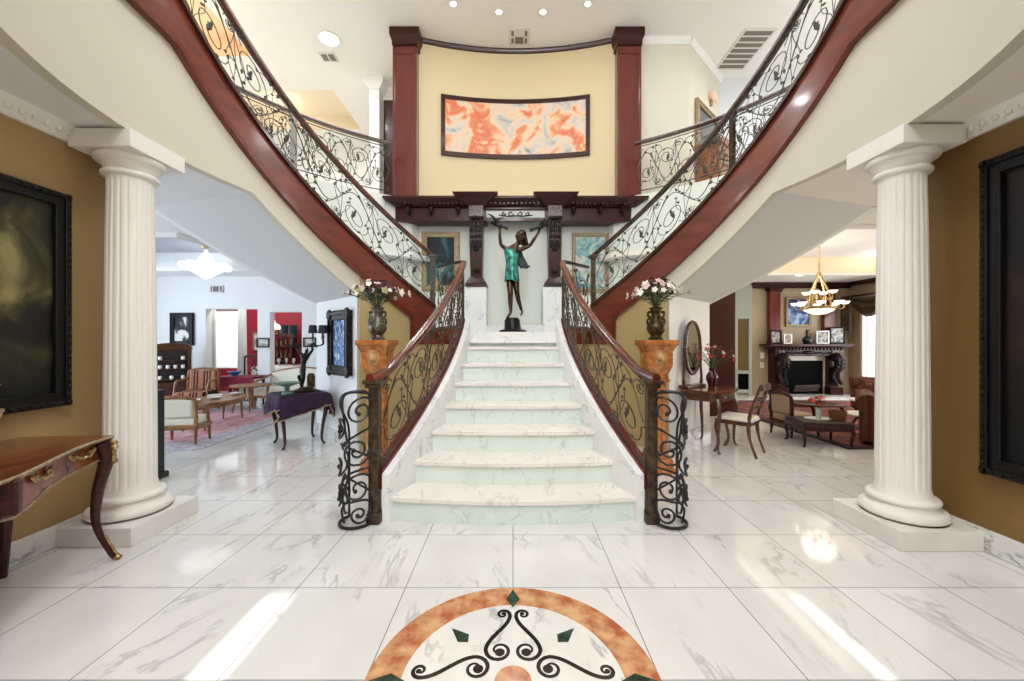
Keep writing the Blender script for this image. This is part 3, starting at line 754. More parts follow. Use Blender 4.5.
def ornate(mb, w, h, fw, y0):
    for sx in (-1, 1):
        for sz in (-1, 1):
            mb.ell((sx * (w / 2 - fw * .4), y0, sz * (h / 2 - fw * .4)), (fw * .75, .03, fw * .75), 8, 5)
        k = int(h / (fw * .8))
        for i in range(k): mb.ell((sx * (w / 2 - fw * .1), y0 * .6, -h / 2 + (i + .5) * h / k), (fw * .28, .025, fw * .3), 6, 4)
    k = int(w / (fw * .8))
    for i in range(k):
        for sz in (-1, 1): mb.ell((-w / 2 + (i + .5) * w / k, y0 * .6, sz * (h / 2 - fw * .1)), (fw * .3, .025, fw * .28), 6, 4)
def beads(mb, w, h, fw, y0):
    k = int(h / .05)
    for i in range(k):
        for sx in (-1, 1): mb.ell((sx * (w / 2 - fw * .28), y0 * 1.35, -h / 2 + (i + .5) * h / k), (.012, .012, .016), 5, 4)
    k = int(w / .05)
    for i in range(k):
        for sz in (-1, 1): mb.ell((-w / 2 + (i + .5) * w / k, y0 * 1.35, sz * (h / 2 - fw * .28)), (.016, .012, .012), 5, 4)
def prism_xz(mb, poly, y0, y1):
    t = MB().prism(poly, y0, y1); t.v = [Vector((v.x, v.z, v.y)) for v in t.v]
    return mb.add(t.v, t.f)
def cabriole(mb, top, foot, r0=.03, r1=.014, out=.04, n=10):
    """S-curved leg from top to foot; knee bulges away from the table centre by out"""
    a, b = Vector(top), Vector(foot); d = Vector((b.x - a.x, b.y - a.y, 0)); d = d.normalized() if d.length > 1e-5 else Vector((0, 0, 0))
    h = a.z - b.z
    P = poly_smooth([a, a + d * out * 1.1 - Vector((0, 0, h * .22)), a.lerp(b, .5) + d * out * .1 - Vector((0, 0, h * .08)), Vector((b.x, b.y, b.z + h * .12)) - d * out * .45, b + d * out * .15 + Vector((0, 0, r1))], 5)
    k = len(P); rs = []
    for i in range(k):
        t = i / (k - 1); r = lerp(r0, r1, min(1, t * 1.25)); r = r * (1.12 if t > .93 else 1); rs.append(r)
    mb.tube(P, rs, 8); mb.ell((b.x + d.x * .012, b.y + d.y * .012, b.z + r1 * .8), (r1 * 1.5, r1 * 1.5, r1 * .8), 8, 4)
    return mb
def bouquet(name, label, loc, h, spread, n, pals, seed, leafm=None, cat='flowers', tilt=(0, 0), sz=1.0, outer=None):
    rnd = random.Random(seed); T = thing(name, label, cat, loc)
    st = MB(); lf = MB(); fls = {}
    for i in range(n):
        a = i * 2.4 + rnd.uniform(-.3, .3); q = math.sqrt((i + .6) / n)
        hh = h * (1 - .55 * q * q) * rnd.uniform(.75, 1.05); rad = spread * q * rnd.uniform(.75, 1.08)
        end = Vector((rad * math.cos(a) + tilt[0] * q, rad * math.sin(a) + tilt[1] * q, hh))
        P = bez((0, 0, -.06), (end.x * .15, end.y * .15, hh * .5), (end.x * .6, end.y * .6, hh * .8), end, 6)
        st.tube(P, .0028, 4)
        m = (outer if outer and q > .62 else pals)[i % len(outer if outer and q > .62 else pals)]
        mb = fls.setdefault(m.name + str(i), (MB(), m))[0]
        k = 5; s = rnd.uniform(.014, .030) * sz
        nrm = (end - Vector((0, 0, h * .3))).normalized(); R = nrm.to_track_quat('Z', 'Y').to_matrix()
        for j in range(k):
            b = 2 * PI * j / k; dirv = R @ Vector((math.cos(b), math.sin(b), .45)); dirv.normalize()
            ay = nrm.cross(dirv).normalized(); n2 = dirv.cross(ay)
            mb.ell(end + dirv * s * .75, (s, s * .62, s * .22), 6, 4, Matrix((dirv, ay, n2)).transposed())
        mb.ell(end + nrm * s * .3, s * .35, 6, 4)
        for t in (3, 4, 5):
            p = P[t]; b = rnd.uniform(0, 6.28); dv = Vector((math.cos(b), math.sin(b), rnd.uniform(-.2, .5))).normalized(); L = rnd.uniform(.022, .040) * sz
            ay = Vector((0, 0, 1)).cross(dv).normalized(); lf.ell(p + dv * L * .9, (L, L * .42, .003), 6, 4, Matrix((dv, ay, dv.cross(ay))).transposed())
    st.build('stem', M_GREEN, T); lf.build('foliage', leafm or M_DKGREEN, T)
    for mb, m in fls.values(): mb.build('blossom', m, T)
    return T
def table_legs4(T, pts, top, m, r0=.028, r1=.013, out=.035):
    for p, q in pts: cabriole(MB(), (p[0], p[1], top), (q[0], q[1], 0), r0, r1, out).build('leg', m, T)

# ------------------------------------------------------------------ left living room
wall('wall_living', M_WHITE, (-9, 9), (-2.9, 9), 0, ZC, t=.18, holes=((2.0, 3.18, 0, 2.10), (3.46, 4.19, 0, 2.03)))
wall('wall_living_return', M_WHITE, (-2.95, 9.18), (-2.95, 7.0), 0, ZC, t=.1)
wall('wall_dining', M_RED, (-9, 10.8), (-3, 10.8), 0, ZC, t=.12, holes=((.55, 1.6, .62, 2.2),))
mb = MB()
for x in (-8.45, -7.4): mb.box((x, 10.84, 1.41), (.05, .06, 1.6))
for z in (.62, 2.2): mb.box((-7.93, 10.84, z), (1.1, .06, .05))
struct(mb.build('window_2', M_WHITE, smooth=0))
def drape(label, x0, x1, y, z0, z1, folds, amp=.03, m=M_DRAPE, group=None):
    n = folds * 8; A = []; B = []
    for i in range(n + 1):
        t = i / n; x = lerp(x0, x1, t); yy = y + amp * math.sin(t * folds * 2 * PI)
        A.append((x, yy))
    mb = MB().strip([(a, b - .006, z0) for a, b in A], [(a, b + .006, z0) for a, b in A], [(lerp((x0 + x1) / 2, a, .8), y + (b - y) * .6 + .006, z1) for a, b in A], [(lerp((x0 + x1) / 2, a, .8), y + (b - y) * .6 - .006, z1) for a, b in A])
    o = mb.build('curtain', m); return tag(o, label, 'curtain', group)
drape('ivory curtain hanging left of the bright dining window', -7.28, -7.02, 9.36, .02, 2.12, 3, group='dining curtains')
drape('ivory curtain hanging between the bright window and the red wall', -6.72, -6.47, 9.62, .02, 2.15, 3, group='dining curtains')
def P_noise(name, stops, **k): return ramp_mat(name, stops, **k)
PBW = P_noise('portrait_print', [(.44, (10, 10, 10)), (.5, (60, 60, 60)), (.56, (235, 232, 228))], scale=2.6, dist=.6)
PWHT = P_noise('pale_print', [(.4, (236, 234, 228)), (.6, (150, 140, 120))], scale=5)
frame_pic('framed_portrait', 'black framed black-and-white print on the living room wall above the display cabinet', 'picture', (-7.52, 8.99, 1.64), .53, .74, (0, -1), .09, M_FRAMEB, PBW, .04)
frame_pic('small_picture', 'small framed picture on the white wall between the two dining openings', 'picture', (-5.68, 8.99, 1.33), .29, .22, (0, -1), .03, M_DARKW, PWHT, .03)
frame_pic('small_picture', 'small framed picture right of the red dining doorway, behind the lamp', 'picture', (-4.62, 8.99, 1.34), .29, .22, (0, -1), .03, M_DARKW, PWHT, .03)
frame_pic('small_picture', 'green and white picture on the red dining room wall', 'picture', (-6.86, 10.79, 1.35), .45, .5, (0, -1), .03, M_GILT, P_noise('green_print', [(.4, (226, 222, 210)), (.6, (110, 150, 130))], scale=6), .03)
def vent(label, c, w, h, axis, slots, group=None):
    """grille; axis 'y' on a wall facing -y, 'z' on a ceiling facing down"""
    T = thing('air_vent', label, 'vent', c, 0, group)
    mb = MB(); sl = MB()
    D = (lambda x, v, d: (x, d, v)) if axis == 'y' else (lambda x, v, d: (x, v, d))
    S = (lambda x, v, d: (x, d, v)) if axis == 'y' else (lambda x, v, d: (x, v, d))
    mb.box(D(0, 0, -.008), S(w, h, .016))
    for a, b, c2, e in slots: sl.box(D((a + c2) / 2 * w, (b + e) / 2 * h, -.017), S((c2 - a) * w, (e - b) * h, .004))
    mb.build('grille', M_VENT, T, smooth=0, bevel=.003); sl.build('slot', M_VENTD, T, smooth=0)
vent('small white air vent high on the left living room wall', (-6.74, 8.985, 2.55), .30, .17, 'y', [(-.42, -.35, -.32, .35), (-.24, -.35, .2, .35), (.28, -.35, .42, .35)])
vent('square white air vent on the ceiling above the painted curved wall', (.12, 7.55, TOPZ - .002), .40, .42, 'z', [(-.38, -.35, -.26, -.05), (-.38, .08, -.26, .38), (.26, -.35, .38, -.05), (.26, .08, .38, .38), (-.2, .0, .2, .4)])
vent('small white air vent on the upper ceiling beside the left recessed light', (-3.78, 8.1, TOPZ - .002), .32, .26, 'z', [(-.4, -.36, -.05, .36), (.05, -.36, .4, .36)])
vent('large slatted return-air grille on the upper right ceiling', (4.63, 7.92, TOPZ - .002), .62, 1.12, 'z', [(-.42, -.46 + i * .135, .42, -.46 + i * .135 + .095) for i in range(7)])

# display cabinet
T = thing('display_cabinet', 'walnut display cabinet with arched glazed door in the far left living room', 'cabinet', (-7.15, 8.3, 0), .62)
mb = MB().bb(-.33, .33, -.18, .22, .06, .5); mb.bb(-.35, .35, -.2, .24, 0, .07); mb.bb(-.34, .34, -.19, .23, .48, .52); mb.bb(-.29, .29, .16, .2, .52, 1.22)
for x in (-.28, .28): mb.bb(x - .03, x + .03, -.15, .2, .52, 1.2)
prism_xz(mb, [(-.32, 1.18), (.32, 1.18), (.32, 1.22)] + [(.32 * math.cos(q), 1.22 + .11 * math.sin(q) ** .7) for q in [PI * i / 12 for i in range(1, 12)]] + [(-.32, 1.22)], -.16, .20)
mb.build('body', M_WALNUT, T, smooth=0)
MB().bb(-.25, .25, -.155, -.14, .54, 1.17).build('glass_door', mat('dark_glass', (40, 42, 50), .06), T, smooth=0)
mb = MB()
for x in (-.16, .16): mb.bb(x - .145, x + .145, -.195, -.178, .1, .45)
mb.build('door', M_WALNUT, T, smooth=0, bevel=.008)
cab = Matrix.Translation((-7.15, 8.3, 0)) @ Matrix.Rotation(.62, 4, 'Z')
for z, n in ((.58, 3), (.80, 4), (.98, 2)):
    for i in range(n):
        o = MB().lathe([(0, 0), (.022, 0), (.034, .03), (.03, .065), (.02, .075), (0, .075)], 10).build('porcelain_cup', M_PETW); o.location = cab @ Vector((-.18 + .36 * i / (n - 1), -.19, z))
        tag(o, 'small white porcelain piece behind the glass of the display cabinet', 'porcelain', 'porcelain in the display cabinet')
    MB().bb(-.25, .25, -.22, -.13, z - .012, z).build('shelf', M_WALNUT, T, smooth=0)
# striped bergere
def upholstered(name, label, cat, loc, rz, w, d, sh, bh, mw, mf, arms=True, group=None, wing=0):
    """low upholstered seat: local +y is its back"""
    T = thing(name, label, cat, loc, rz, group)
    MB().box((0, 0, sh - .05), (w * .9, d * .9, .12)).build('seat', mf, T, bevel=.03, seg=3)
    mb = MB(); 
    mb.box((0, -d * .45, sh - .12), (w, .05, .06)); mb.box((0, d * .45, sh - .12), (w, .05, .06))
    for sx in (-1, 1): mb.box((sx * w * .48, 0, sh - .12), (.05, d * .92, .06))
    mb.build('seat_frame', mw, T, smooth=0, bevel=.01)
    for sx in (-1, 1):
        for sy in (-1, 1):
            MB().tube([(sx * w * .46, sy * d * .43, sh - .1), (sx * w * .46, sy * d * .43, sh * .5), (sx * w * .47, sy * d * .46, 0)], [.026, .022, .014], 8).build('leg', mw, T)
    mb = MB().box((0, d * .44, (sh + bh) / 2), (w * .82, .07, bh - sh - .02), rx=-.08); mb.build('backrest', mf, T, bevel=.025, seg=3)
    arc = [(-w * .47, d * .44, sh - .1), (-w * .47, d * .46, lerp(sh, bh, .8)), (-w * .35, d * .48, bh), (0, d * .49, bh + .025), (w * .35, d * .48, bh), (w * .47, d * .46, lerp(sh, bh, .8)), (w * .47, d * .44, sh - .1)]
    MB().tube(poly_smooth(arc, 5), .022, 8).build('back_frame', mw, T)
    if arms:
        for sx in (-1, 1):
            a = poly_smooth([(sx * w * .47, d * .44, lerp(sh, bh, .62)), (sx * w * .5, .05 * d, lerp(sh, bh, .52)), (sx * w * .5, -d * .2, lerp(sh, bh, .46)), (sx * w * .48, -d * .34, sh - .08)], 5)
            MB().tube(a, .02, 8).build('arm', mw, T)
    return T
upholstered('striped_armchair', 'honey wood armchair in pink and black striped silk near the display cabinet', 'armchair', (-6.1, 7.6, 0), PI * .06, .56, .55, .40, .80, M_GOLDW, M_STRIPE)
upholstered('cream_armchair', 'low cream upholstered chair seen from behind, on the edge of the left rug', 'chair', (-4.42, 5.30, 0), PI + .16, .50, .34, .36, .62, M_GOLDW, M_CREAMF)
# settee
T = thing('cream_settee', 'cream camel-back settee with honey wood trim below the dining doorway', 'sofa', (-4.55, 8.25, 0))
MB().box((0, -.05, .33), (1.36, .6, .16)).build('seat', M_CREAMF, T, bevel=.04, seg=3)
xsb = rng(-.68, .68, .06)
MB().strip([(x, .22, .36) for x in xsb], [(x, .34, .36) for x in xsb], [(x, .40, .68 + .1 * math.cos(x / .68 * PI / 2)) for x in xsb], [(x, .30, .68 + .1 * math.cos(x / .68 * PI / 2)) for x in xsb]).build('backrest', M_CREAMF, T)
MB().tube([(x, .35, .69 + .1 * math.cos(x / .68 * PI / 2)) for x in xsb], .02, 6).build('back_frame', M_GOLDW, T)
for sx in (-1, 1):
    MB().tube(poly_smooth([(sx * .68, .33, .66), (sx * .70, .05, .58), (sx * .70, -.25, .52), (sx * .68, -.34, .36), (sx * .66, -.34, .22)], 5), .024, 8).build('arm', M_GOLDW, T)
    for y in (-.32, .25): MB().tube([(sx * .63, y, .26), (sx * .63, y, 0)], [.026, .014], 8).build('leg', M_GOLDW, T)
MB().box((0, -.35, .25), (1.34, .04, .05)).build('seat_frame', M_GOLDW, T, smooth=0, bevel=.01)
# oval coffee table with plates
T = thing('oval_coffee_table', 'oval honey wood coffee table strewn with plates on the left rug', 'table', (-4.87, 6.45, 0), .12)
MB().lathe([(.0, .40), (.98, .40), (1.0, .41), (1.0, .425), (.98, .435), (0, .435)], 36, sx=.36, sy=.66).build('tabletop', M_GOLDW, T)
MB().lathe([(.9, .34), (.92, .40)], 36, sx=.36, sy=.66).build('apron', M_GOLDW, T)
for x, y in ((.14, -.5), (.14, .5), (-.14, -.5), (-.14, .5)): MB().tube([(x, y, .38), (x * 1.1, y, 0)], [.026, .012], 8).build('leg', M_GOLDW, T)
for i, (x, y, r, l) in enumerate(((-4.92, 6.05, .12, 'white dish at the near end of the oval coffee table'), (-4.80, 6.35, .10, 'white dish second from the near end of the oval coffee table'), (-4.98, 6.6, .11, 'white dish at the left edge of the oval coffee table, past its middle'), (-4.82, 6.85, .09, 'small white dish at the far end of the oval coffee table'))):
    o = MB().lathe([(0, 0), (r * .5, .0), (r * .6, .012), (r, .035), (r * .96, .04), (r * .5, .016), (0, .014)], 20, (0, 0, 0)).build('dish', M_PETW); o.location = (x, y, .436)
    tag(o, l, 'dish', 'dishes on the coffee table')
# round side table and dark table with blue bowl
T = thing('round_side_table', 'round honey wood table beside the cream chair in the left living room', 'table', (-5.05, 7.62, 0))
MB().lathe([(0, .5), (.34, .5), (.36, .515), (.34, .53), (0, .53)], 32).build('tabletop', M_GOLDW, T)
for i in range(4): a = i * PI / 2 + .5; MB().tube([(.28 * math.cos(a), .28 * math.sin(a), .5), (.25 * math.cos(a), .25 * math.sin(a), .25), (.3 * math.cos(a), .3 * math.sin(a), 0)], [.024, .018, .012], 8).build('leg', M_GOLDW, T)
T = thing('dark_side_table', 'dark table under a crimson cloth behind the striped armchair', 'table', (-5.75, 8.35, 0))
MB().box((0, 0, .6), (.85, .5, .04)).build('tabletop', M_DARKW, T, smooth=0, bevel=.01)
for x in (-.36, .36):
    for y in (-.18, .18): MB().tube([(x, y, .6), (x, y, 0)], [.03, .02], 8).build('leg', M_DARKW, T)
o = MB().bb(-.45, .45, -.27, .27, .622, .63).add(MB().bb(-.45, .45, -.275, -.265, .45, .63).v, MB().bb(-.45, .45, -.275, -.265, .45, .63).f).build('tablecloth', mat('crimson_cloth', (128, 24, 54), .8), smooth=0); o.location = (-5.75, 8.35, 0); tag(o, 'crimson cloth on the dark table behind the striped armchair', 'tablecloth')
o = MB().lathe([(0, 0), (.06, 0), (.06, .02), (.13, .1), (.12, .1), (.05, .03), (0, .03)], 20).build('blue_bowl', mat('blue_glass', (70, 130, 190), .15)); o.location = (-5.85, 8.3, .63); tag(o, 'blue glass bowl on the crimson tablecloth', 'bowl')
# rug
def rug(label, x0, x1, y0, y1, m, mb_, b=.28):
    T = thing('rug', label, 'rug', ((x0 + x1) / 2, (y0 + y1) / 2, 0)); w, d = (x1 - x0) / 2, (y1 - y0) / 2
    MB().bb(-w + b, w - b, -d + b, d - b, .001, .014).build('field', m, T, smooth=0)
    mb = MB()
    for a, c, e, f in ((-w, w, -d, -d + b), (-w, w, d - b, d), (-w, -w + b, -d + b, d - b), (w - b, w, -d + b, d - b)): mb.bb(a, c, e, f, .001, .013)
    mb.build('border', mb_, T, smooth=0)
rug('faded rose patterned rug in the left living room', -7.0, -3.95, 4.95, 7.95, M_RUGR, M_RUGB, .35)
# black cabinet behind the left column
T = thing('black_cabinet', 'narrow black cabinet half hidden behind the left fluted column', 'cabinet', (-3.9, 3.93, 0))
MB().box((0, 0, .44), (.74, .16, .84)).build('body', M_BLACK, T, smooth=0, bevel=.01)
MB().box((0, 0, .03), (.80, .20, .06)).build('base', M_BLACK, T, smooth=0, bevel=.01); MB().box((0, 0, .87), (.78, .18, .03)).build('top', M_BLACK, T, smooth=0, bevel=.01)
# crystal chandelier
def crystal_chandelier(label, loc, ztop, R, n):
    T = thing('crystal_chandelier', label, 'chandelier', loc)
    MB().tube([(0, 0, .3), (0, 0, ztop - loc[2])], .012, 6).build('stem', M_GOLD, T)
    MB().lathe([(0, ztop - loc[2] - .03), (.07, ztop - loc[2] - .025), (.08, ztop - loc[2])], 16).build('ceiling_plate', M_GOLD, T)
    mb = MB().lathe([(0, -.16), (.04, -.14), (R * .5, -.06), (R * .9, .03), (R, .08), (R * .92, .1), (R * .5, .12), (R * .3, .26), (R * .12, .34), (.02, .4)], 28); mb.build('crystal_bowl', M_CRYSTAL, T)
    for i in range(n):
        a = 2 * PI * i / n; x, y = R * 1.02 * math.cos(a), R * 1.02 * math.sin(a)
        MB().lathe([(0, .02), (.05, .03), (.075, .09), (.065, .13), (0, .12)], 10, (x, y, 0)).build('lamp_cup', M_CRYSTAL, T)
crystal_chandelier('bright crystal chandelier hanging in the left living room', (-5.83, 7.5, 2.70), ZC + .32, .33, 8)
T = thing('pendant_lamp', 'white domed glass pendant lamp inside the red dining room', 'lamp', (-6.0, 9.9, 1.66))
MB().tube([(0, 0, .2), (0, 0, ZC - 1.66)], .008, 6).build('cord', M_GOLD, T)
MB().lathe([(.17, 0), (.165, .05), (.12, .12), (.05, .16), (.03, .22), (0, .22)], 24).build('glass_dome', M_GLASSW, T)
MB().ell((0, 0, .03), (.05, .05, .06), 10, 6).build('bulb', M_CRYSTAL, T)
# dining things seen through the doorways
T = thing('dining_table', 'white clothed table set with glassware in the red dining room', 'table', (-5.66, 10.05, 0))
MB().bb(-.75, .55, -.4, .4, .18, .74).build('tablecloth', M_PETW, T, bevel=.03, seg=2); MB().bb(-.5, .3, -.3, .3, 0, .2).build('pedestal', M_DARKW, T, smooth=0)
rnd = random.Random(3)
for i in range(7):
    o = MB().lathe([(0, 0), (.03, 0), (.008, .02), (.008, .08), (.035, .12), (.03, .19), (.025, .19), (.0, .10)], 10).build('wine_glass', mat('clear_glassware', (196, 206, 204), .08, .3)); o.location = (-6.2 + i * .125, 9.82 + .12 * (i % 3), .741)
    tag(o, 'clear stemmed glass among the glassware on the dining table', 'glass', 'glassware on the dining table')
T = thing('dark_shelf', 'dark shelf stacked with bottles in the red dining room', 'shelf', (-6.05, 10.6, 0))
mb = MB()
for z in (.9, 1.2, 1.5): mb.bb(-.5, .18, -.12, .12, z, z + .03)
for x in (-.5, .16): mb.bb(x, x + .03, -.12, .12, 0, 1.75)
mb.build('carcass', M_DARKW, T, smooth=0)
for z in (.93, 1.23, 1.53):
    for i in range(5):
        o = MB().lathe([(0, 0), (.04, 0), (.04, .14), (.015, .18), (.015, .23), (0, .23)], 8).build('bottle', mat('amber_bottle', (120, 80, 50), .15)); o.location = (-6.45 + i * .12, 10.6, z)
        tag(o, 'amber bottle on the dark shelf in the red dining room', 'bottle', 'bottles on the dining shelf')
def dining_chair(label, loc, rz, g):
    T = thing('dining_chair', label, 'chair', loc, rz, g)
    MB().box((0, 0, .46), (.44, .42, .06)).build('seat', M_CREAMF, T, bevel=.015)
    for sx in (-1, 1):
        cabriole(MB(), (sx * .19, -.18, .44), (sx * .21, -.21, 0), .025, .013, .02).build('leg', M_BLACK, T)
        MB().tube([(sx * .19, .2, 1.0), (sx * .19, .19, .46), (sx * .2, .24, 0)], [.018, .022, .014], 8).build('leg', M_BLACK, T)
    MB().tube(poly_smooth([(-.19, .2, .98), (-.1, .21, 1.02), (0, .21, .99), (.1, .21, 1.02), (.19, .2, .98)], 4), .024, 8).build('crest_rail', M_BLACK, T)
    mb = MB()
    for sx in (-1, 1): mb.tube(poly_smooth([(0, .2, .48), (sx * .09, .2, .62), (-sx * .05, .2, .78), (sx * .08, .2, .98)], 5), .013, 6)
    mb.build('splat', M_BLACK, T)
dining_chair('black dining chair with looped splat in front of the red dining wall', (-6.25, 9.42, 0), .3, None)

# ---- purple table with bronze candelabra and green compote
T = thing('side_table', 'small cabriole-legged table draped in purple velvet against the left stair wall', 'table', (-2.875, 5.315, 0), math.radians(42))
MB().box((0, 0, .655), (.56, .56, .03)).build('tabletop', M_DARKW, T, smooth=0, bevel=.008)
mb = MB()
for sgn in (-1, 1): mb.box((sgn * .23, 0, .59), (.03, .46, .11)); mb.box((0, sgn * .23, .59), (.46, .03, .11))
mb.build('apron', M_DARKW, T, smooth=0)
table_legs4(T, [((sx * .22, sy * .22), (sx * .235, sy * .235)) for sx in (-1, 1) for sy in (-1, 1)], .62, M_DARKW, .034, .015, .05)
n = 36; vs = []; W = .50
for i in range(n + 1):
    for j in range(n + 1):
        a, b = lerp(-W, W, i / n), lerp(-W, W, j / n); ca, sa = math.cos(.25), math.sin(.25)
        x, y = a * ca - b * sa, a * sa + b * ca; e = .285
        ox, oy = max(0, abs(x) - e), max(0, abs(y) - e); dr = math.hypot(ox, oy)
        px = math.copysign(min(abs(x), e) + min(ox, .02) + dr * .10 * (ox > 0), x); py = math.copysign(min(abs(y), e) + min(oy, .02) + dr * .10 * (oy > 0), y)
        wv = .02 * min(1, dr * 8)
        vs.append((px + wv * math.sin(y * 34), py + wv * math.sin(x * 34), .678 - dr * .95 + (.001 * ((i * 7 + j * 3) % 3))))
mbc = MB().add(vs, [(i * (n + 1) + j, i * (n + 1) + j + 1, (i + 1) * (n + 1) + j + 1, (i + 1) * (n + 1) + j) for i in range(n) for j in range(n)])
C0 = thing('velvet_cloth', 'deep purple velvet cloth with gold fringe over the small side table', 'tablecloth', (-2.875, 5.315, 0), math.radians(42))
o = mbc.build('cloth', M_PURPLE, C0, smooth=80); so = o.modifiers.new('thick', 'SOLIDIFY'); so.thickness = .006; so.offset = 1
edge = [i * (n + 1) for i in range(n + 1)] + [n * (n + 1) + j for j in range(1, n + 1)] + [i * (n + 1) + n for i in range(n - 1, -1, -1)] + [j for j in range(n - 1, 0, -1)]
mb = MB().tube([Vector(vs[i]) * 1.0 + Vector((0, 0, -.008)) for i in edge + edge[:1]], .009, 5); mb.build('fringe', M_GILT, C0)
T = thing('figure_candelabra', 'black bronze figure candelabra with navy shades on the purple velvet', 'lamp', (-2.83, 5.38, .688))
MB().lathe([(0, 0), (.13, 0), (.14, .02), (.12, .035), (.09, .04), (.07, .06), (0, .06)], 20).build('base', M_DKBRZ, T)
MB().lathe([(0, .05), (.05, .05), (.052, .2), (.035, .24), (0, .25)], 12, (.07, .02, 0)).build('stump', M_DKBRZ, T)
M_BBLK = mat('black_bronze', (28, 30, 28), .35, .6)
skin('figure', {'p': ((-.03, 0, .30), .042), 'w': ((-.025, 0, .38), .034), 'c': ((0, 0, .46), .044), 'n': ((.02, 0, .53), .018), 'h': ((.03, -.01, .58), .034),
     'k1': ((-.05, -.03, .17), .03), 'a1': ((-.03, -.02, .05), .02), 'k2': ((.0, -.05, .18), .03), 'a2': ((-.06, .02, .06), .02),
     's1': ((-.05, 0, .5), .022), 'e1': ((-.10, 0, .57), .017), 'h1': ((-.12, 0, .66), .015), 's2': ((.05, 0, .5), .022), 'e2': ((.10, 0, .56), .017), 'h2': ((.09, 0, .66), .015)},
     [('p', 'w'), ('w', 'c'), ('c', 'n'), ('n', 'h'), ('p', 'k1'), ('k1', 'a1'), ('p', 'k2'), ('k2', 'a2'), ('c', 's1'), ('s1', 'e1'), ('e1', 'h1'), ('c', 's2'), ('s2', 'e2'), ('e2', 'h2')], M_BBLK, T)
for sx, spots in ((-1, ((-.26, -.03), (-.20, .08), (-.13, -.07))), (1, ((.13, -.05), (.20, .07), (.26, -.03)))):
    for x, y in spots:
        P = poly_smooth([(sx * .11, 0, .66), (x * .6, y * .5, .62), (x, y, .64), (x, y, .72)], 5)
        MB().tube(P, .008, 6).build('branch', M_BBLK, T)
        P2_ = [Vector((x * .55, y * .5, .62))] + [Vector((x * .55 + .035 * math.cos(t * .5), y * .5, .60 + .035 * math.sin(t * .5))) for t in range(9)]; MB().tube(P2_, .006, 5).build('branch_curl', M_BBLK, T)
        MB().lathe([(.012, .72), (.025, .73), (.012, .74), (.012, .80)], 8, (x, y, 0)).build('candle_cup', M_DKBRZ, T)
        MB().lathe([(.058, .79), (.046, .90), (.043, .90), (.055, .79)], 16, (x, y, 0)).build('lamp_shade', M_SHADE, T)
o = MB().lathe([(0, 0), (.06, 0), (.055, .02), (.03, .04), (.03, .09), (.05, .10), (.15, .135), (.155, .15), (.14, .148), (.05, .115), (0, .11)], 24).build('compote_bowl', mat('celadon', (104, 150, 126), .3, noise=.3, scale=20)); o.location = (-2.93, 5.12, .688)
tag(o, 'green footed compote bowl at the front of the purple velvet', 'bowl')
P_BLUE = P_noise('blue_print', [(.36, (20, 30, 60)), (.5, (70, 120, 190)), (.62, (222, 232, 238))], scale=7, dist=2, stretch=(3, 3, 1))
a0 = cp(-1, 2.67, AW, 0); dw = (cp(-1, 3.67, AW, 0) - a0); c = a0 + dw * .52; c.z = 1.35
frame_pic('ornate_picture', 'blue picture in a heavy dark carved frame on the left stair wall', 'picture', (c.x, c.y, c.z), .66, .84, (-.698, -.716), .11, M_CARVE, P_BLUE, .06, extra=ornate)
# ------------------------------------------------------------------ right living room
wall('wall_fireplace', M_GREIGE, (6.0, 10.0), (8.6, 10.0), 0, ZC, t=.12)
wall('wall_passage', M_GREIGE, (6.35, 12.2), (6.35, 10.1), 0, ZC, t=-.1)
wall('wall_passage_end', mat('sage_paint', (150, 158, 146), .6), (3.0, 11.6), (6.1, 11.6), 0, ZC, t=.1)
wall('wall_window', M_GREIGE, (8.5, 13), (8.5, -2.6), 0, ZC + .1, t=.16, holes=((13 - 9.66, 13 - 7.3, .28, 2.2),))
mb = MB()
for y in (7.3, 8.1, 8.9, 9.66): mb.box((8.56, y, 1.24), (.08, .06, 1.92))
for z in (.28, 2.2): mb.box((8.56, 8.48, z), (.08, 2.4, .06))
struct(mb.build('window_3', M_WHITE, smooth=0))
struct(MB().bb(3.46, 4.06, 7.2, 7.45, 0, ZC).build('trim_6', mat('oxblood_wood', (64, 18, 16), .3, coat=.3), smooth=0, bevel=.01))
struct(wall('wall_behind_stair', M_WHITE, (3.5, 7.45), (1.6, 7.45), 0, ZC, t=.05))
mb = MB(); mb.bb(6.0, 8.5, 9.90, 10, ZC - .10, ZC); mb.bb(8.40, 8.5, 3.2, 10, ZC - .10, ZC); mb.bb(6.0, 8.5, 9.94, 10, ZC - .14, ZC - .1)
struct(mb.build('trim_7', M_DARKW, smooth=0))
T = thing('glazed_door', 'pale framed door with glass coloured like lamp glow at the end of the right passage', 'door', (5.83, 10.02, 0), -.25)
mb = MB()
for x in (-.16, .16): mb.box((x, -.02, 1.0), (.07, .05, 2.0))
for z in (.1, .58, 1.97): mb.box((0, -.02, z), (.3, .05, .08))
mb.box((0, -.02, 2.4), (.40, .05, .8))
mb.build('frame', mat('sage_frame', (176, 188, 180), .5), T, smooth=0)
MB().box((0, -.01, 1.27), (.27, .02, 1.34)).build('glass', mat('lamp_glow_glass', (112, 96, 60), .12), T, smooth=0)  # amber puts lamp glow into the glass colour
MB().box((0, -.01, .34), (.27, .02, .44)).build('panel', M_BLACKG, T, smooth=0)
for y, l in ((355.5, 'white light switch on the greige wall left of the fireplace, the upper one'), (365, 'white light switch on the greige wall left of the fireplace, the lower one')):
    p = at(762, y, 9.99); T = thing('light_switch', l, 'switch', p, 0, 'light switches')
    MB().box((0, -.006, 0), (.10, .012, .15)).build('plate', M_PETW, T, smooth=0, bevel=.003); MB().box((0, -.015, 0), (.03, .012, .05)).build('toggle', M_VENT, T, smooth=0)
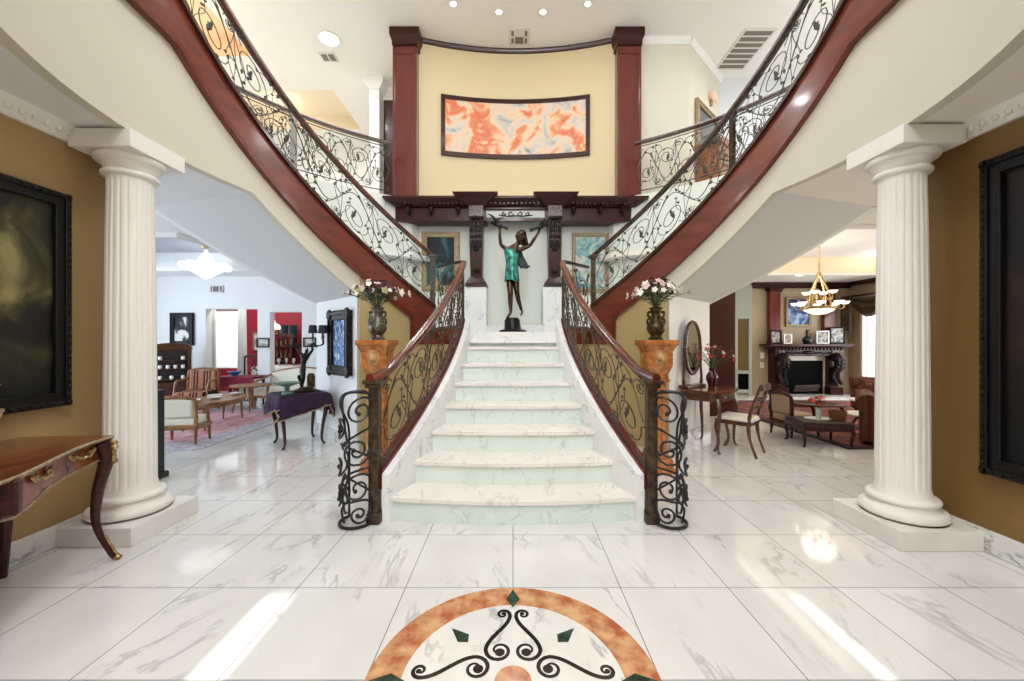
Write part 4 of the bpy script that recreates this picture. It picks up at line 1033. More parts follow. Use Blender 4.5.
# fireplace
T = thing('fireplace', 'carved dark mahogany fireplace with pale marble surround in the right room', 'fireplace', (7.25, 10.0, 0))
MB().bb(-.545, .545, -.14, 0, 0, 1.0).build('marble_surround', mat('ivory_marble', (206, 198, 178), .2), T, smooth=0)
MB().bb(-.47, .47, -.16, -.13, .04, .88).build('firebox', M_BLACKG, T, smooth=0)
mb = MB()
for i in range(3): mb.tube([(-.3, -.2 - .03 * i, .14 + .05 * i), (.3, -.2 - .03 * i, .16 + .05 * i)], .035, 7)
mb.build('log', mat('charred_log', (62, 54, 48), .8), T)
mb = MB(); mb.bb(-.80, .80, -.30, 0, 1.0, 1.16); mb.build('frieze', M_DARKW, T, smooth=0, bevel=.01)
mb = MB(); hexa(mb, (-.84, .84, -.32, 0, 1.16), (-.96, .96, -.40, 0, 1.24)); mb.bb(-1.02, 1.02, -.44, 0, 1.24, 1.29)
x = -.84
while x < .84: mb.box((x, -.36, 1.17), (.035, .06, .05)); x += .085
mb.build('mantel_shelf', M_DARKW, T, smooth=0)
mb = MB().ell((0, -.31, 1.08), (.16, .04, .05), 10, 5)
for sx in (-1, 1):
    for i in range(5): mb.ell((sx * (.2 + i * .08), -.305, 1.07 + .012 * math.sin(i * 2)), (.05, .025, .025), 7, 4)
mb.build('carving', M_CARVE, T)
for sx in (-1, 1):
    MB().bb(*sorted((sx * .54, sx * .80)), -.24, 0, 0, 1.0).build('jamb', M_DARKW, T, smooth=0, bevel=.008)
    mb = MB()
    P = poly_smooth([(sx * .66, -.30, .99), (sx * .66, -.42, .90), (sx * .66, -.40, .74), (sx * .66, -.28, .6), (sx * .66, -.27, .46), (sx * .66, -.34, .34)], 4)
    mb.tube(P, [lerp(.12, .06, i / (len(P) - 1)) for i in range(len(P))], 8); 
    for p in P[::2]:
        for dx in (-.06, .06): mb.ell((p.x + dx, p.y - .06, p.z), (.05, .04, .05), 6, 4)
    mb.build('corbel', M_CARVE, T); MB().box((sx * .66, -.26, .12), (.32, .2, .24)).build('plinth', M_DARKW, T, smooth=0, bevel=.01)
    MB().box((sx * .66, -.31, 1.08), (.15, .02, .13)).build('tile', mat('carved_tile', (126, 118, 112), .4, noise=.6, scale=50), T, smooth=0)
MB().bb(-1.0, 1.0, -.7, -.14, 0, .05).build('hearth', M_BASEB, T, smooth=0)
for x, l in ((6.56, 'mahogany pilaster above the mantel, left of the blue painting'), (7.92, 'mahogany pilaster above the mantel, right of the blue painting')):
    T = thing('wall_pilaster', l, 'pilaster', (x, 9.93, 1.29), 0, 'overmantel pilasters', 'thing')
    MB().box((0, 0, .7), (.26, .12, 1.4)).build('shaft', M_MAHOG2, T, smooth=0)
    mb = MB().box((0, -.02, 1.38), (.34, .18, .06)).box((0, -.02, 1.32), (.3, .15, .04)); mb.build('capital', M_DARKW, T, smooth=0); MB().box((0, -.02, .05), (.30, .15, .1)).build('base', M_DARKW, T, smooth=0)
frame_pic('framed_painting', 'painting in blues and greys hanging above the right fireplace mantel', 'painting', (7.2, 9.99, 2.1), .64, .74, (0, -1), .05, M_GILT, P_noise('blue_gown', [(.34, (20, 22, 28)), (.5, (56, 88, 150)), (.6, (164, 190, 220))], scale=3.2, dist=1.2), .04)
for px, w, h, l in ((6.50, .27, .34, 'dark framed photo, first from the left on the mantel shelf'), (6.80, .20, .25, 'light framed photo, second from the left on the mantel shelf'), (7.66, .30, .33, 'light framed photo leaning right of the dark bottle vase'), (8.02, .34, .42, 'largest dark framed photo at the right end of the mantel')):
    m = M_FRAMEB if 'dark' in l.split(',')[0].split('photo')[0] else M_SILVER
    T = frame_pic('photo_frame', l, 'photo', (px, 9.78, 1.295 + h / 2), w, h, (-.15, -1), .035, m, M_PAPER, .02, 'photos on the mantel')
o = MB().lathe([(0, 0), (.07, 0), (.11, .08), (.10, .14), (.035, .2), (.03, .32), (.05, .35), (0, .35)], 20).build('bottle_vase', mat('dark_glaze', (34, 40, 44), .15)); o.location = (7.27, 9.76, 1.291); tag(o, 'dark long-necked vase in the middle of the mantel shelf', 'vase')
# chandelier right
T = thing('bowl_chandelier', 'gilt two-tier chandelier with glowing glass bowls in the right room', 'chandelier', (5.58, 7.2, 1.92))
top = ZC + .32 - 1.9
MB().lathe([(0, top - .04), (.05, top - .04), (.08, top - .015), (.08, top)], 16).build('ceiling_plate', M_GOLD, T)
MB().tube([(0, 0, .62), (0, 0, top)], .012, 6).build('chain', M_GOLD, T)
mb = MB()
for i in range(4): a = i * PI / 2 + .4; mb.tube([(.02 * math.cos(a), .02 * math.sin(a), .66), (.15 * math.cos(a), .15 * math.sin(a), .35), (.2 * math.cos(a), .2 * math.sin(a), .06)], .014, 6)
mb.lathe([(0, .6), (.05, .62), (.03, .7), (0, .72)], 12); mb.build('rod', M_GOLD, T)
MB().lathe([(0, -.07), (.1, -.06), (.22, 0), (.24, .05), (.22, .05), (.1, -.03), (0, -.04)], 24).build('glass_bowl', M_GLASSW, T)
MB().lathe([(.23, .03), (.26, .05), (.26, .075), (.23, .08)], 24).build('ring', M_GOLD, T)
for i in range(12):
    up = i >= 8; a = (i * PI / 4 + .2) if not up else (i * PI / 2 + .6); R = .36 if not up else .2; z = .10 if not up else .30
    x, y = R * math.cos(a), R * math.sin(a)
    MB().tube(bez((x * .4, y * .4, .06 if not up else .3), (x * .7, y * .7, -.02 + z * .5), (x, y, z - .12), (x, y, z - .01), 6), .011, 5).build('branch', M_GOLD, T)
    MB().lathe([(0, z), (.05, z + .012), (.078, z + .055), (.07, z + .055), (.05, z + .02), (0, z + .015)], 12, (x, y, 0)).build('glass_shade', M_GLASSW, T)
# swag curtain
T = thing('swag_curtain', 'bronze-brown swag valance with a cascading tail over the right room window', 'curtain', (8.34, 8.55, 0))
def sheet(fn, nu, nv, m, name, parent, th=.008):
    vs = [fn(i / nu, j / nv) for i in range(nu + 1) for j in range(nv + 1)]
    o = MB().add(vs, [(i * (nv + 1) + j, i * (nv + 1) + j + 1, (i + 1) * (nv + 1) + j + 1, (i + 1) * (nv + 1) + j) for i in range(nu) for j in range(nv)]).build(name, m, parent, smooth=80)
    q = o.modifiers.new('thick', 'SOLIDIFY'); q.thickness = th; return o
for y0, y1 in ((-1.2, .0), (0, 1.2)):
    sheet(lambda u, v, y0=y0, y1=y1: (-.06 - .05 * math.sin(v * 16) - .04 * math.sin(PI * u), lerp(y0, y1, u), 2.45 - .04 * v - (.06 + .42 * v) * math.sin(PI * u)), 16, 18, M_SWAG, 'swag', T)
for yc in (1.25, -1.25):
    sheet(lambda u, v, yc=yc: (-.08 - .04 * math.sin(u * 19), yc + lerp(-.16, .16, u), 2.45 - v * (.75 + .55 * (abs(u - .5) * 1.0))), 18, 8, M_SWAG, 'tail', T)
MB().tube([(-.06, -1.42, 2.46), (-.06, 1.42, 2.46)], .025, 8).build('rod', M_DARKW, T)
rug('dark patterned rug with a black border before the fireplace', 4.25, 8.0, 5.0, 9.0, M_RUGD, M_RUGK, .12)
upholstered('open_armchair', 'small wooden armchair with a pale back standing left of the bench', 'armchair', (4.10, 5.76, 0), PI / 2 + .12, .40, .46, .32, .60, M_DARKW, mat('taupe_fabric', (170, 142, 116), .8))
# bench
T = thing('leather_bench', 'low dark leather bench on cabriole legs at the edge of the dark rug', 'bench', (4.08, 5.28, 0), -.1)
MB().box((0, 0, .285), (.62, .44, .09)).build('seat', mat('dark_leather', (44, 26, 22), .35), T, bevel=.025, seg=3); MB().box((0, 0, .23), (.60, .42, .05)).build('apron', M_DARKW, T, smooth=0)
table_legs4(T, [((sx * .27, sy * .18), (sx * .29, sy * .2)) for sx in (-1, 1) for sy in (-1, 1)], .24, M_DARKW, .028, .014, .03)
o = MB().lathe([(0, 0), (.9, 0), (1, .1), (.97, .12), (.88, .03), (0, .03)], 28, sx=.17, sy=.11).build('tray', M_PETW)
o.location = (4.07, 5.28, .331); o.scale = (1, 1, .15); tag(o, 'white oval tray lying on the dark leather bench', 'tray')
T = thing('flower_vase', 'small clear vase of orange and red blooms on the bench tray', 'vase', (4.10, 5.30, .337))
MB().lathe([(0, 0), (.03, 0), (.035, .05), (.028, .12), (.035, .14), (.03, .14), (0, .02)], 16).build('body', mat('clear_glassware', (196, 206, 204), .08, .3), T)
bouquet('orange_flowers', 'spray of orange and red flowers in the small vase on the bench', (4.10, 5.30, .47), .16, .14, 9, [M_PETO, M_ORANGE, M_PETO, M_PETR], 5, M_GREEN)
o = MB().lathe([(0, 0), (.085, 0), (.10, .12), (.095, .12), (.08, .01), (0, .01)], 18).build('basket', mat('brown_basket', (130, 82, 46), .7, noise=.4, scale=60)); o.location = (4.29, 5.22, .331); tag(o, 'small brown woven basket on the right end of the leather bench', 'basket')
# pedestal side table, armchairs
T = thing('marble_side_table', 'small white-topped two-tier side table before the striped armchairs', 'table', (5.48, 6.12, 0))
MB().lathe([(0, .44), (.20, .44), (.21, .455), (.20, .47), (0, .47)], 28).build('tabletop', M_PETW, T); MB().lathe([(0, .22), (.26, .22), (.27, .235), (.26, .25), (0, .25)], 28).build('lower_shelf', M_PETW, T)
MB().lathe([(.02, .22), (.03, .3), (.02, .44)], 12).build('stem', M_WALNUT, T)
for i in range(3): a = i * 2.094; MB().tube([(.05 * math.cos(a), .05 * math.sin(a), .22), (.14 * math.cos(a), .14 * math.sin(a), .14), (.2 * math.cos(a), .2 * math.sin(a), .0)], [.022, .018, .014], 8).build('leg', M_WALNUT, T)
T = thing('coffee_table', 'low dark wood coffee table behind the leather bench', 'table', (4.95, 6.7, 0))
MB().box((0, 0, .31), (.95, .55, .04)).build('tabletop', M_WALNUT, T, smooth=0, bevel=.01)
table_legs4(T, [((sx * .42, sy * .22), (sx * .44, sy * .24)) for sx in (-1, 1) for sy in (-1, 1)], .29, M_DARKW, .026, .014, .03)
def club(name, label, loc, rz):
    T = thing(name, label, 'armchair', loc, rz, 'striped club chairs')
    MB().box((0, -.05, .26), (.62, .75, .36)).build('base', M_SOFA, T, bevel=.04, seg=3); MB().box((0, -.06, .46), (.60, .66, .12)).build('cushion', M_SOFA, T, bevel=.05, seg=3)
    MB().box((0, .34, .52), (.66, .2, .62), rx=-.1).build('backrest', M_SOFA, T, bevel=.08, seg=4)
    for sx in (-1, 1):
        mb = MB().box((sx * .38, -.04, .30), (.18, .80, .48)); y0 = -.45
        mb.tube([(sx * .39, -.46, .55), (sx * .39, .38, .55)], .125, 16); mb.build('arm', M_SOFA, T, bevel=.01)
        for sy in (-.38, .36): MB().tube([(sx * .36, sy, .08), (sx * .36, sy, 0)], [.03, .02], 8).build('leg', M_DARKW, T)
club('club_armchair', 'brown striped club armchair whose rolled arm shows left of the right column', (5.20, 5.22, 0), -.707)
club('club_armchair', 'brown striped club armchair further back by the right window', (6.9, 7.25, 0), PI * 1.35)
o = MB().ell((0, 0, 0), (.2, .14, .06), 12, 6).build('cushion', mat('black_cushion', (40, 34, 32), .8)); o.location = (7.08, 7.36, .87); tag(o, 'dark cushion resting on top of the far striped armchair', 'cushion')
# ---- dressing table with oval mirror and chair on the right stair wall
rz = math.radians(44.3)
T = thing('dressing_table', 'polished walnut cabriole-legged table against the right stair wall', 'table', (2.565, 5.155, 0), rz)
out = []
for i in range(48):
    a = 2 * PI * i / 48; c, s_ = math.cos(a), math.sin(a); out.append((.40 * math.copysign(abs(c) ** .45, c), .27 * math.copysign(abs(s_) ** .45, s_) - (.02 if s_ < 0 else 0) * math.cos(c * 3)))
MB().prism(out, .735, .762).build('tabletop', M_BURLTOP, T, bevel=.006, seg=2)
MB().prism([(x * .9, y * .88) for x, y in out], .63, .735).build('apron', M_WALNUT, T)
table_legs4(T, [((sx * .29, sy * .19), (sx * .31, sy * .215)) for sx in (-1, 1) for sy in (-1, 1)], .66, M_WALNUT, .032, .013, .04)
mb = MB()
for x in (-.18, .0, .18): mb.ell((x, -.245, .68), (.03, .012, .018), 8, 5)
mb.build('drawer_pull', M_GOLD, T)
T = thing('oval_mirror', 'tall oval tilting mirror in a dark wood frame standing on the walnut table', 'mirror', (2.385, 5.245, .763), math.radians(36))
Re = [(.17 * math.cos(a), .33 * math.sin(a)) for a in [2 * PI * i / 48 for i in range(48)]]
mb = MB(); mb.tube([(x * 1.08, 0, .52 + z * 1.04) for x, z in Re + Re[:1]], .024, 8, caps=False); mb.build('frame', M_WALNUT, T)
prism_xz(MB(), [(x * 1.03, z * 1.01 + .52) for x, z in Re], -.004, .012).build('glass', M_MIRROR, T, smooth=0)
mb = MB()
for sx in (-1, 1): mb.tube(poly_smooth([(sx * .20, 0, .0), (sx * .22, 0, .12), (sx * .20, 0, .3), (sx * .205, 0, .5)], 4), [.022] * 4 + [.016] * 9, 8); mb.ell((sx * .205, 0, .52), .022, 8, 5)
mb.build('post', M_WALNUT, T); MB().box((0, 0, .018), (.46, .13, .036)).build('foot', M_WALNUT, T, smooth=0, bevel=.008)
T = thing('baluster_vase', 'deep red baluster vase on the walnut dressing table', 'vase', (2.66, 5.28, .763))
MB().lathe([(0, 0), (.045, 0), (.05, .02), (.075, .10), (.072, .15), (.04, .20), (.034, .22), (.045, .245), (.038, .245), (.03, .22), (0, .2)], 24).build('body', mat('oxblood_glaze', (70, 18, 20), .15), T)
bouquet('red_berry_flowers', 'airy spray of red blossoms in the oxblood vase by the oval mirror', (2.66, 5.28, .99), .36, .30, 26, [M_PETR, M_PETR, M_PETPK, M_PETR], 11, M_DKGREEN, tilt=(.02, -.03), sz=.62)
T = thing('desk_chair', 'open-backed wooden chair with cream seat tucked to the walnut table', 'chair', (2.79, 4.905, 0), math.radians(44.3) + PI)
MB().box((0, 0, .43), (.40, .38, .05)).build('seat', M_CREAMF, T, bevel=.02, seg=3); 
mb = MB(); mb.box((0, -.185, .39), (.40, .03, .05)); mb.box((0, .185, .39), (.38, .03, .05))
for sx in (-1, 1): mb.box((sx * .19, 0, .39), (.03, .37, .05))
mb.build('seat_frame', M_WALNUT, T, smooth=0, bevel=.006)
for sx in (-1, 1):
    MB().tube(poly_smooth([(sx * .18, -.17, .4), (sx * .185, -.19, .3), (sx * .18, -.16, .12), (sx * .19, -.21, 0)], 4), [.024] * 5 + [.018] * 8, 8).build('leg', M_WALNUT, T)
    MB().tube(poly_smooth([(sx * .18, .25, .0), (sx * .18, .18, .22), (sx * .18, .17, .42), (sx * .19, .22, .62), (sx * .18, .30, .86)], 4), [.016] * 5 + [.022] * 7 + [.017] * 5, 8).build('leg', M_WALNUT, T)
for z, y, hgt, nm_ in ((.83, .29, .07, 'crest_rail'), (.70, .245, .04, 'cross_rail'), (.60, .215, .035, 'cross_rail')):
    xs_ = rng(-.185, .185, .03); MB().strip([(x, y + .03 * math.cos(x * 8), z - hgt / 2) for x in xs_], [(x, y + .022 + .03 * math.cos(x * 8), z - hgt / 2) for x in xs_], [(x, y + .022 + .03 * math.cos(x * 8), z + hgt / 2) for x in xs_], [(x, y + .03 * math.cos(x * 8), z + hgt / 2) for x in xs_]).build(nm_, M_WALNUT, T)
# ------------------------------------------------------------------ pedestals with vases
def pedestal(label, x, y, side):
    T = thing('marble_pedestal', label, 'pedestal', (x, y, 0), 0, 'orange pedestals')
    mb = MB().box((0, 0, .03), (.38, .38, .06)).box((0, 0, .10), (.34, .34, .09)); hexa(mb, (-.15, .15, -.15, .15, .145), (-.12, .12, -.12, .12, .20)); mb.build('base', M_ORANGE, T, smooth=0, bevel=.006)
    mb = MB().box((0, 0, .57), (.20, .20, .76))
    for i in range(4):
        for k in (-1, 0, 1):
            a = i * PI / 2; mb.box((math.cos(a) * .105 - math.sin(a) * k * .065, math.sin(a) * .105 + math.cos(a) * k * .065, .55), (.03, .045, .66), rz=a)
    mb.build('shaft', M_ORANGE, T, smooth=0, bevel=.006)
    mb = MB().box((0, 0, .965), (.27, .27, .03)).box((0, 0, 1.0), (.24, .24, .05)); hexa(mb, (-.12, .12, -.12, .12, 1.02), (-.165, .165, -.165, .165, 1.12)); mb.box((0, 0, 1.19), (.33, .33, .14)); hexa(mb, (-.165, .165, -.165, .165, 1.26), (-.205, .205, -.205, .205, 1.33)); mb.box((0, 0, 1.357), (.44, .44, .055))
    mb.build('capital', M_ORANGE, T, smooth=0, bevel=.006)
    mb = MB(); mb.ell((0, -.168, 1.2), (.055, .045, .06), 10, 6); mb.ell((0, -.205, 1.185), (.025, .025, .02), 8, 5)
    for i in range(12): a = i * PI / 6; mb.ell((.068 * math.cos(a), -.165, 1.2 + .068 * math.sin(a)), (.022, .02, .022), 6, 4)
    m2 = MB()
    for k in range(-3, 4): m2.ell((k * .034, -.125, 1.0), (.020, .014, .02), 6, 4)
    m2.build('bead_frieze', M_ORANGE, T)
    mb.build('lion_mask', mat('orange_marble_pale', (212, 164, 112), .3, noise=.25, scale=12), T)
    for c in T.children: c.scale = (.79, .79, 1)
    return T
pedestal('carved orange marble pedestal behind the left stair railing', -1.44, 4.20, 'l')
pedestal('carved orange marble pedestal behind the right stair railing', 1.52, 4.20, 'r')
def handled_vase(label, x, y, m):
    T = thing('handled_vase', label, 'vase', (x, y, 1.385), 0, 'metal vases')
    MB().lathe([(0, 0), (.078, 0), (.08, .02), (.062, .032), (.056, .05), (.076, .075), (.096, .115), (.094, .15), (.072, .19), (.054, .22), (.048, .27), (.052, .31), (.070, .345), (.062, .345), (.04, .30), (0, .28)], 28).build('body', m, T)
    for sx in (-1, 1): MB().tube(poly_smooth([(sx * .080, 0, .165), (sx * .092, 0, .185), (sx * .084, 0, .22), (sx * .060, 0, .235), (sx * .085, 0, .26), (sx * .082, 0, .295), (sx * .052, 0, .295)], 4), .013, 7).build('handle', m, T)
handled_vase('pewter two-handled vase on the left orange pedestal', -1.44, 4.20, M_PEWTER)
handled_vase('aged bronze two-handled vase on the right orange pedestal', 1.52, 4.20, M_DKBRZ)
bouquet('white_plum_flowers', 'bouquet of plum and white flowers in the left pewter vase', (-1.44, 4.19, 1.735), .28, .35, 52, [M_PETP, M_PETP, M_PETPK, M_PETP, M_DKGREEN], 21, M_DKGREEN, sz=1.0, outer=[M_PETW, M_BUD, M_PETP, M_PETW, M_PETPK, M_PETW])
bouquet('white_plum_flowers', 'bouquet of white and dusky flowers in the right bronze vase', (1.52, 4.19, 1.735), .30, .32, 52, [M_PETP, M_DKGREEN, M_PETP, M_PETPK], 33, M_DKGREEN, sz=1.0, outer=[M_PETW, M_PETW, M_BUD, M_PETPK, M_PETW])
# ------------------------------------------------------------------ bronze statue
T = thing('bronze_statue', 'bronze girl in a teal dress standing on tiptoe releasing two birds', 'statue', (-.01, 6.5, LANDZ), kind='thing')
k_ = 6.5 / F
def sp(px, py, dy=0.): return ((px - 513) * k_, dy, H + (340.5 - py) * k_ - LANDZ)
mb = MB().lathe([(0, 0), (.22, 0), (.23, .05), (.20, .065), (.14, .075), (.125, .22), (.10, .262), (0, .27)], 20, sp(513, 331)[:2] + (0,), rf=lambda a, z: 1 + .05 * math.sin(a * 5 + z * 20)); mb.build('rock_base', mat('black_bronze', (28, 30, 28), .35, .6), T)
J = {'p': (sp(513, 275), .088), 'w': (sp(513, 264), .072), 'c': (sp(513.5, 255), .085), 'cu': (sp(514, 249), .070), 'n': (sp(518, 244, -.01), .036), 'n2': (sp(520, 241, -.02), .038),
     'hl': (sp(510, 278, .0), .07), 'kl': (sp(511, 294, -.06), .047), 'cl': (sp(511, 302, -.03), .043), 'al': (sp(511.5, 312, .0), .026), 'tl': (sp(508.5, 317.5, -.06), .022), 'tl2': (sp(507, 318.2, -.11), .014),
     'hr': (sp(516, 278, .0), .07), 'kr': (sp(517.5, 293, -.04), .046), 'cr': (sp(519, 300, .02), .042), 'ar': (sp(522, 309, .08), .026), 'tr': (sp(523, 311.5, .05), .022), 'tr2': (sp(521.5, 316, .03), .013),
     'sl': (sp(507.5, 249.5), .042), 'el': (sp(501.5, 245.5, -.03), .031), 'fl': (sp(500.5, 238, -.05), .029), 'wl': (sp(500.5, 232, -.06), .02), 'ml': (sp(500.5, 229, -.07), .021),
     'sr': (sp(521, 250), .042), 'er': (sp(530.5, 246, -.03), .032), 'fr': (sp(534.5, 240, -.05), .029), 'wr': (sp(538, 235, -.06), .02), 'mr': (sp(540, 232, -.07), .021)}
for nm_, w, sg in (('l', 'ml', -1), ('r', 'mr', 1)):
    b = Vector(J[w][0])
    for i, (dx, dz, dy) in enumerate(((-.030, .062, -.01), (-.012, .075, -.015), (.008, .074, -.015), (.026, .060, -.01), (.045 * -sg, .03, -.03))):
        J[f'{nm_}f{i}'] = (tuple(b + Vector((dx * .55, dy * .5, dz * .5))), .0095); J[f'{nm_}g{i}'] = (tuple(b + Vector((dx, dy - .012, dz))), .0075)
bones = [('p', 'w'), ('w', 'c'), ('c', 'cu'), ('cu', 'n'), ('n', 'n2'), ('p', 'hl'), ('hl', 'kl'), ('kl', 'cl'), ('cl', 'al'), ('al', 'tl'), ('tl', 'tl2'), ('p', 'hr'), ('hr', 'kr'), ('kr', 'cr'), ('cr', 'ar'), ('ar', 'tr'), ('tr', 'tr2'),
         ('cu', 'sl'), ('sl', 'el'), ('el', 'fl'), ('fl', 'wl'), ('wl', 'ml'), ('cu', 'sr'), ('sr', 'er'), ('er', 'fr'), ('fr', 'wr'), ('wr', 'mr')] + [(w, f'{n}f{i}') for n, w in (('l', 'ml'), ('r', 'mr')) for i in range(5)] + [(f'{n}f{i}', f'{n}g{i}') for n in 'lr' for i in range(5)]
body = skin('body', J, bones, M_BRONZE, T)
hc = Vector(sp(521.3, 237.0, -.03)); tl = Matrix.Rotation(.35, 3, 'Y') @ Matrix.Rotation(-.25, 3, 'X')
mb = MB().ell(hc, (.078, .092, .112), 16, 12, tl)
mb.ell(hc + tl @ Vector((0, -.092, -.012)), (.014, .022, .026), 8, 6, tl)
for sx in (-1, 1):
    mb.ell(hc + tl @ Vector((sx * .030, -.080, .014)), (.016, .012, .009), 8, 5, tl); mb.ell(hc + tl @ Vector((sx * .078, .0, -.005)), (.01, .02, .03), 6, 5, tl); mb.ell(hc + tl @ Vector((sx * .036, -.064, -.032)), (.026, .024, .028), 8, 5, tl)
mb.ell(hc + tl @ Vector((0, -.084, -.056)), (.026, .013, .009), 8, 5, tl); mb.ell(hc + tl @ Vector((0, -.066, -.090)), (.028, .026, .022), 8, 5, tl)
mb.build('head', M_BRONZE, T)
mb = MB().ell(hc + tl @ Vector((0, .022, .022)), (.092, .094, .108), 16, 10, tl)
for i in range(9):
    a = -.6 + i * .43; st_ = hc + tl @ Vector((.08 * math.cos(a), .02 + .07 * math.sin(a), .02)); mb.tube(poly_smooth([st_, st_ + Vector((.01, .01, -.05)), st_ + Vector((.02 + .01 * (i % 2), .02, -.09)), st_ + Vector((.02, .03, -.13))], 4), [.026] * 5 + [.020] * 5 + [.012, .01, .005], 6)
mb.build('hair', M_CARVE if False else M_BRONZE, T)
# dress
pr = []
ringv = []; nseg = 36; lev = [(511, 250, .105, .075), (512, 254, .118, .095), (512.5, 258, .112, .09), (512.5, 263, .098, .085), (512.3, 268, .104, .095), (512.3, 273, .112, .11), (512.5, 278, .118, .12), (512.6, 281.5, .124, .125)]
for li, (px, py, rx, ry) in enumerate(lev):
    c = Vector(sp(px, py))
    for j in range(nseg):
        a = 2 * PI * j / nseg; f = 1 + .045 * (li / 7) * math.sin(a * 9 + li * .4); ringv.append(c + Vector((rx * f * math.cos(a), ry * f * math.sin(a), .018 * math.sin(a * 3 + 1) * (li / 7))))
mb = MB().add(ringv, [(i * nseg + j, i * nseg + (j + 1) % nseg, (i + 1) * nseg + (j + 1) % nseg, (i + 1) * nseg + j) for i in range(len(lev) - 1) for j in range(nseg)] + [tuple(range(nseg))])
for sx, x1 in ((-1, 507.5), (1, 519.5)): mb.tube([Vector(sp(x1 + (1.0 if sx < 0 else -1), 252)), Vector(sp(x1, 248.5, -.045)), Vector(sp(x1, 247.5, .02)), Vector(sp(x1 + (1 if sx < 0 else -1), 252, .07))], .02, 6)
o = mb.build('dress', M_TEAL, T, smooth=80)
mb = MB()
for i in range(4):
    q = [Vector(sp(518 + i, 250 + i, .05)), Vector(sp(519.5 + i * 1.2, 258, .07)), Vector(sp(521 + i * 2.0, 264 + i * .3, .05)), Vector(sp(524 + i * 2.2, 268 - (i % 2) * 1.5, .02))]
    mb.tube(poly_smooth(q, 5), [.045] * 5 + [.05] * 5 + [.035] * 4 + [.02, .008], 8, flat=.5)
mb.build('shawl', mat('dark_shawl', (44, 42, 50), .4, .5), T)
def bird(p, dirx, name='bird'):
    p = Vector(p); mb = MB().ell(p, (.085, .04, .035), 10, 6, Matrix.Rotation(-.3 * dirx, 3, 'Y')); mb.ell(p + Vector((dirx * .085, 0, .035)), (.03, .026, .026), 8, 5); mb.tube([p + Vector((dirx * .11, 0, .036)), p + Vector((dirx * .145, 0, .03))], [.01, .002], 6)
    mb.tube([p - Vector((dirx * .07, 0, .02)), p - Vector((dirx * .17, 0, .05))], [.022, .036], 6, flat=.25)
    for q in ((.0, .03, .02, .02, .08, .10, -.10, .10, .17), (.03, -.03, .02, .06, -.09, .09, .16, -.14, .15)):
        w_ = [p + Vector((dirx * q[i], q[i + 1], q[i + 2])) for i in (0, 3, 6)]
        mb.tube(poly_smooth(w_, 6), [.030, .034, .038, .040, .042, .042, .040, .036, .031, .025, .018, .010, .003], 8, flat=.22)
    mb.build(name, mat('black_bronze', (28, 30, 28), .35, .6), T)
bird(sp(498.5, 226.5, -.08), -1); bird(sp(540.5, 228.5, -.08), 1)
# portraits on the landing wall
P_POR = P_noise('portrait_oil', [(.3, (16, 22, 30)), (.5, (26, 40, 46)), (.6, (60, 120, 124)), (.68, (198, 160, 120))], scale=1.9, dist=.8)
P_IMP = P_noise('pastel_oil', [(.3, (84, 132, 150)), (.48, (150, 190, 186)), (.58, (228, 214, 196)), (.7, (120, 160, 140))], scale=4, dist=1.5)
p = at(441, 261.5, 7.34); frame_pic('gilt_portrait', 'dark oil portrait in a pale gilt frame on the landing, left of the portico', 'painting', p, .70, 1.08, (0, -1), .09, M_GILT, P_POR, .05, extra=beads)
p = at(590, 263, 7.34); frame_pic('gilt_painting', 'pastel teal painting in a narrow gilt frame on the landing, right of the portico', 'painting', p, .68, 1.10, (0, -1), .06, M_GILT, P_IMP, .05)
# curved painting on the yellow wall
T = thing('curved_painting', 'wide bowed painting in warm oranges on the curved yellow wall', 'painting', (0, 0, 0))
def band(x0, x1, z0, z1, off0, off1): 
    q = rng(x0, x1, .06)
    return MB().strip([(x, ywall(x) - off1, z0) for x in q], [(x, ywall(x) - off0, z0) for x in q], [(x, ywall(x) - off0, z1) for x in q], [(x, ywall(x) - off1, z1) for x in q])
mb = MB()
for a in (band(-1.40, 1.50, 6.10, 6.18, .0, .05), band(-1.40, 1.50, 5.0, 5.08, .0, .05), band(-1.40, -1.32, 5.08, 6.10, 0, .05), band(1.42, 1.50, 5.08, 6.10, 0, .05)): mb.add(a.v, a.f)
mb.build('frame', M_DARKW, T)
P_AUR = P_noise('warm_fresco', [(.28, (142, 134, 126)), (.37, (202, 196, 188)), (.44, (226, 210, 196)), (.52, (244, 206, 168)), (.59, (232, 150, 108)), (.66, (226, 118, 84)), (.76, (246, 214, 170))], scale=3.0, dist=.7, detail=8)
band(-1.33, 1.43, 5.07, 6.11, .01, .035).build('canvas', P_AUR, T)
# ------------------------------------------------------------------ hall paintings and console
P_LAND = P_noise('dark_landscape', [(.40, (10, 10, 8)), (.52, (26, 26, 17)), (.62, (66, 62, 36)), (.74, (132, 122, 78))], scale=2.2, dist=.7, detail=9, zbias=.16)
P_DARK = P_noise('sombre_oil', [(.45, (8, 7, 7)), (.6, (30, 16, 12)), (.72, (64, 34, 20))], scale=1.4, dist=1.0)
frame_pic('large_painting', 'large dark woodland painting in a beaded black frame on the left hall wall', 'painting', (-3.068, 1.675, 1.655), 2.05, 1.43, (1, 0), .085, M_FRAMEB, P_LAND, .05, extra=beads)
frame_pic('large_painting', 'large nearly black painting in a black frame on the right hall wall', 'painting', (3.098, 1.74, 1.53), 1.66, 2.02, (-1, 0), .10, M_FRAMEB, P_DARK, .06, extra=beads)
T = thing('console_desk', 'inlaid serpentine writing table with gilt mounts by the left wall', 'table', (-2.6, 1.35, 0))
def D(p): return (p[0] + 2.6, p[1] - 1.35)
half = [(-2.52, 2.49), (-2.505, 2.42), (-2.485, 2.32), (-2.44, 2.2), (-2.36, 2.05), (-2.27, 1.89), (-2.205, 1.77), (-2.17, 1.66), (-2.15, 1.5)]
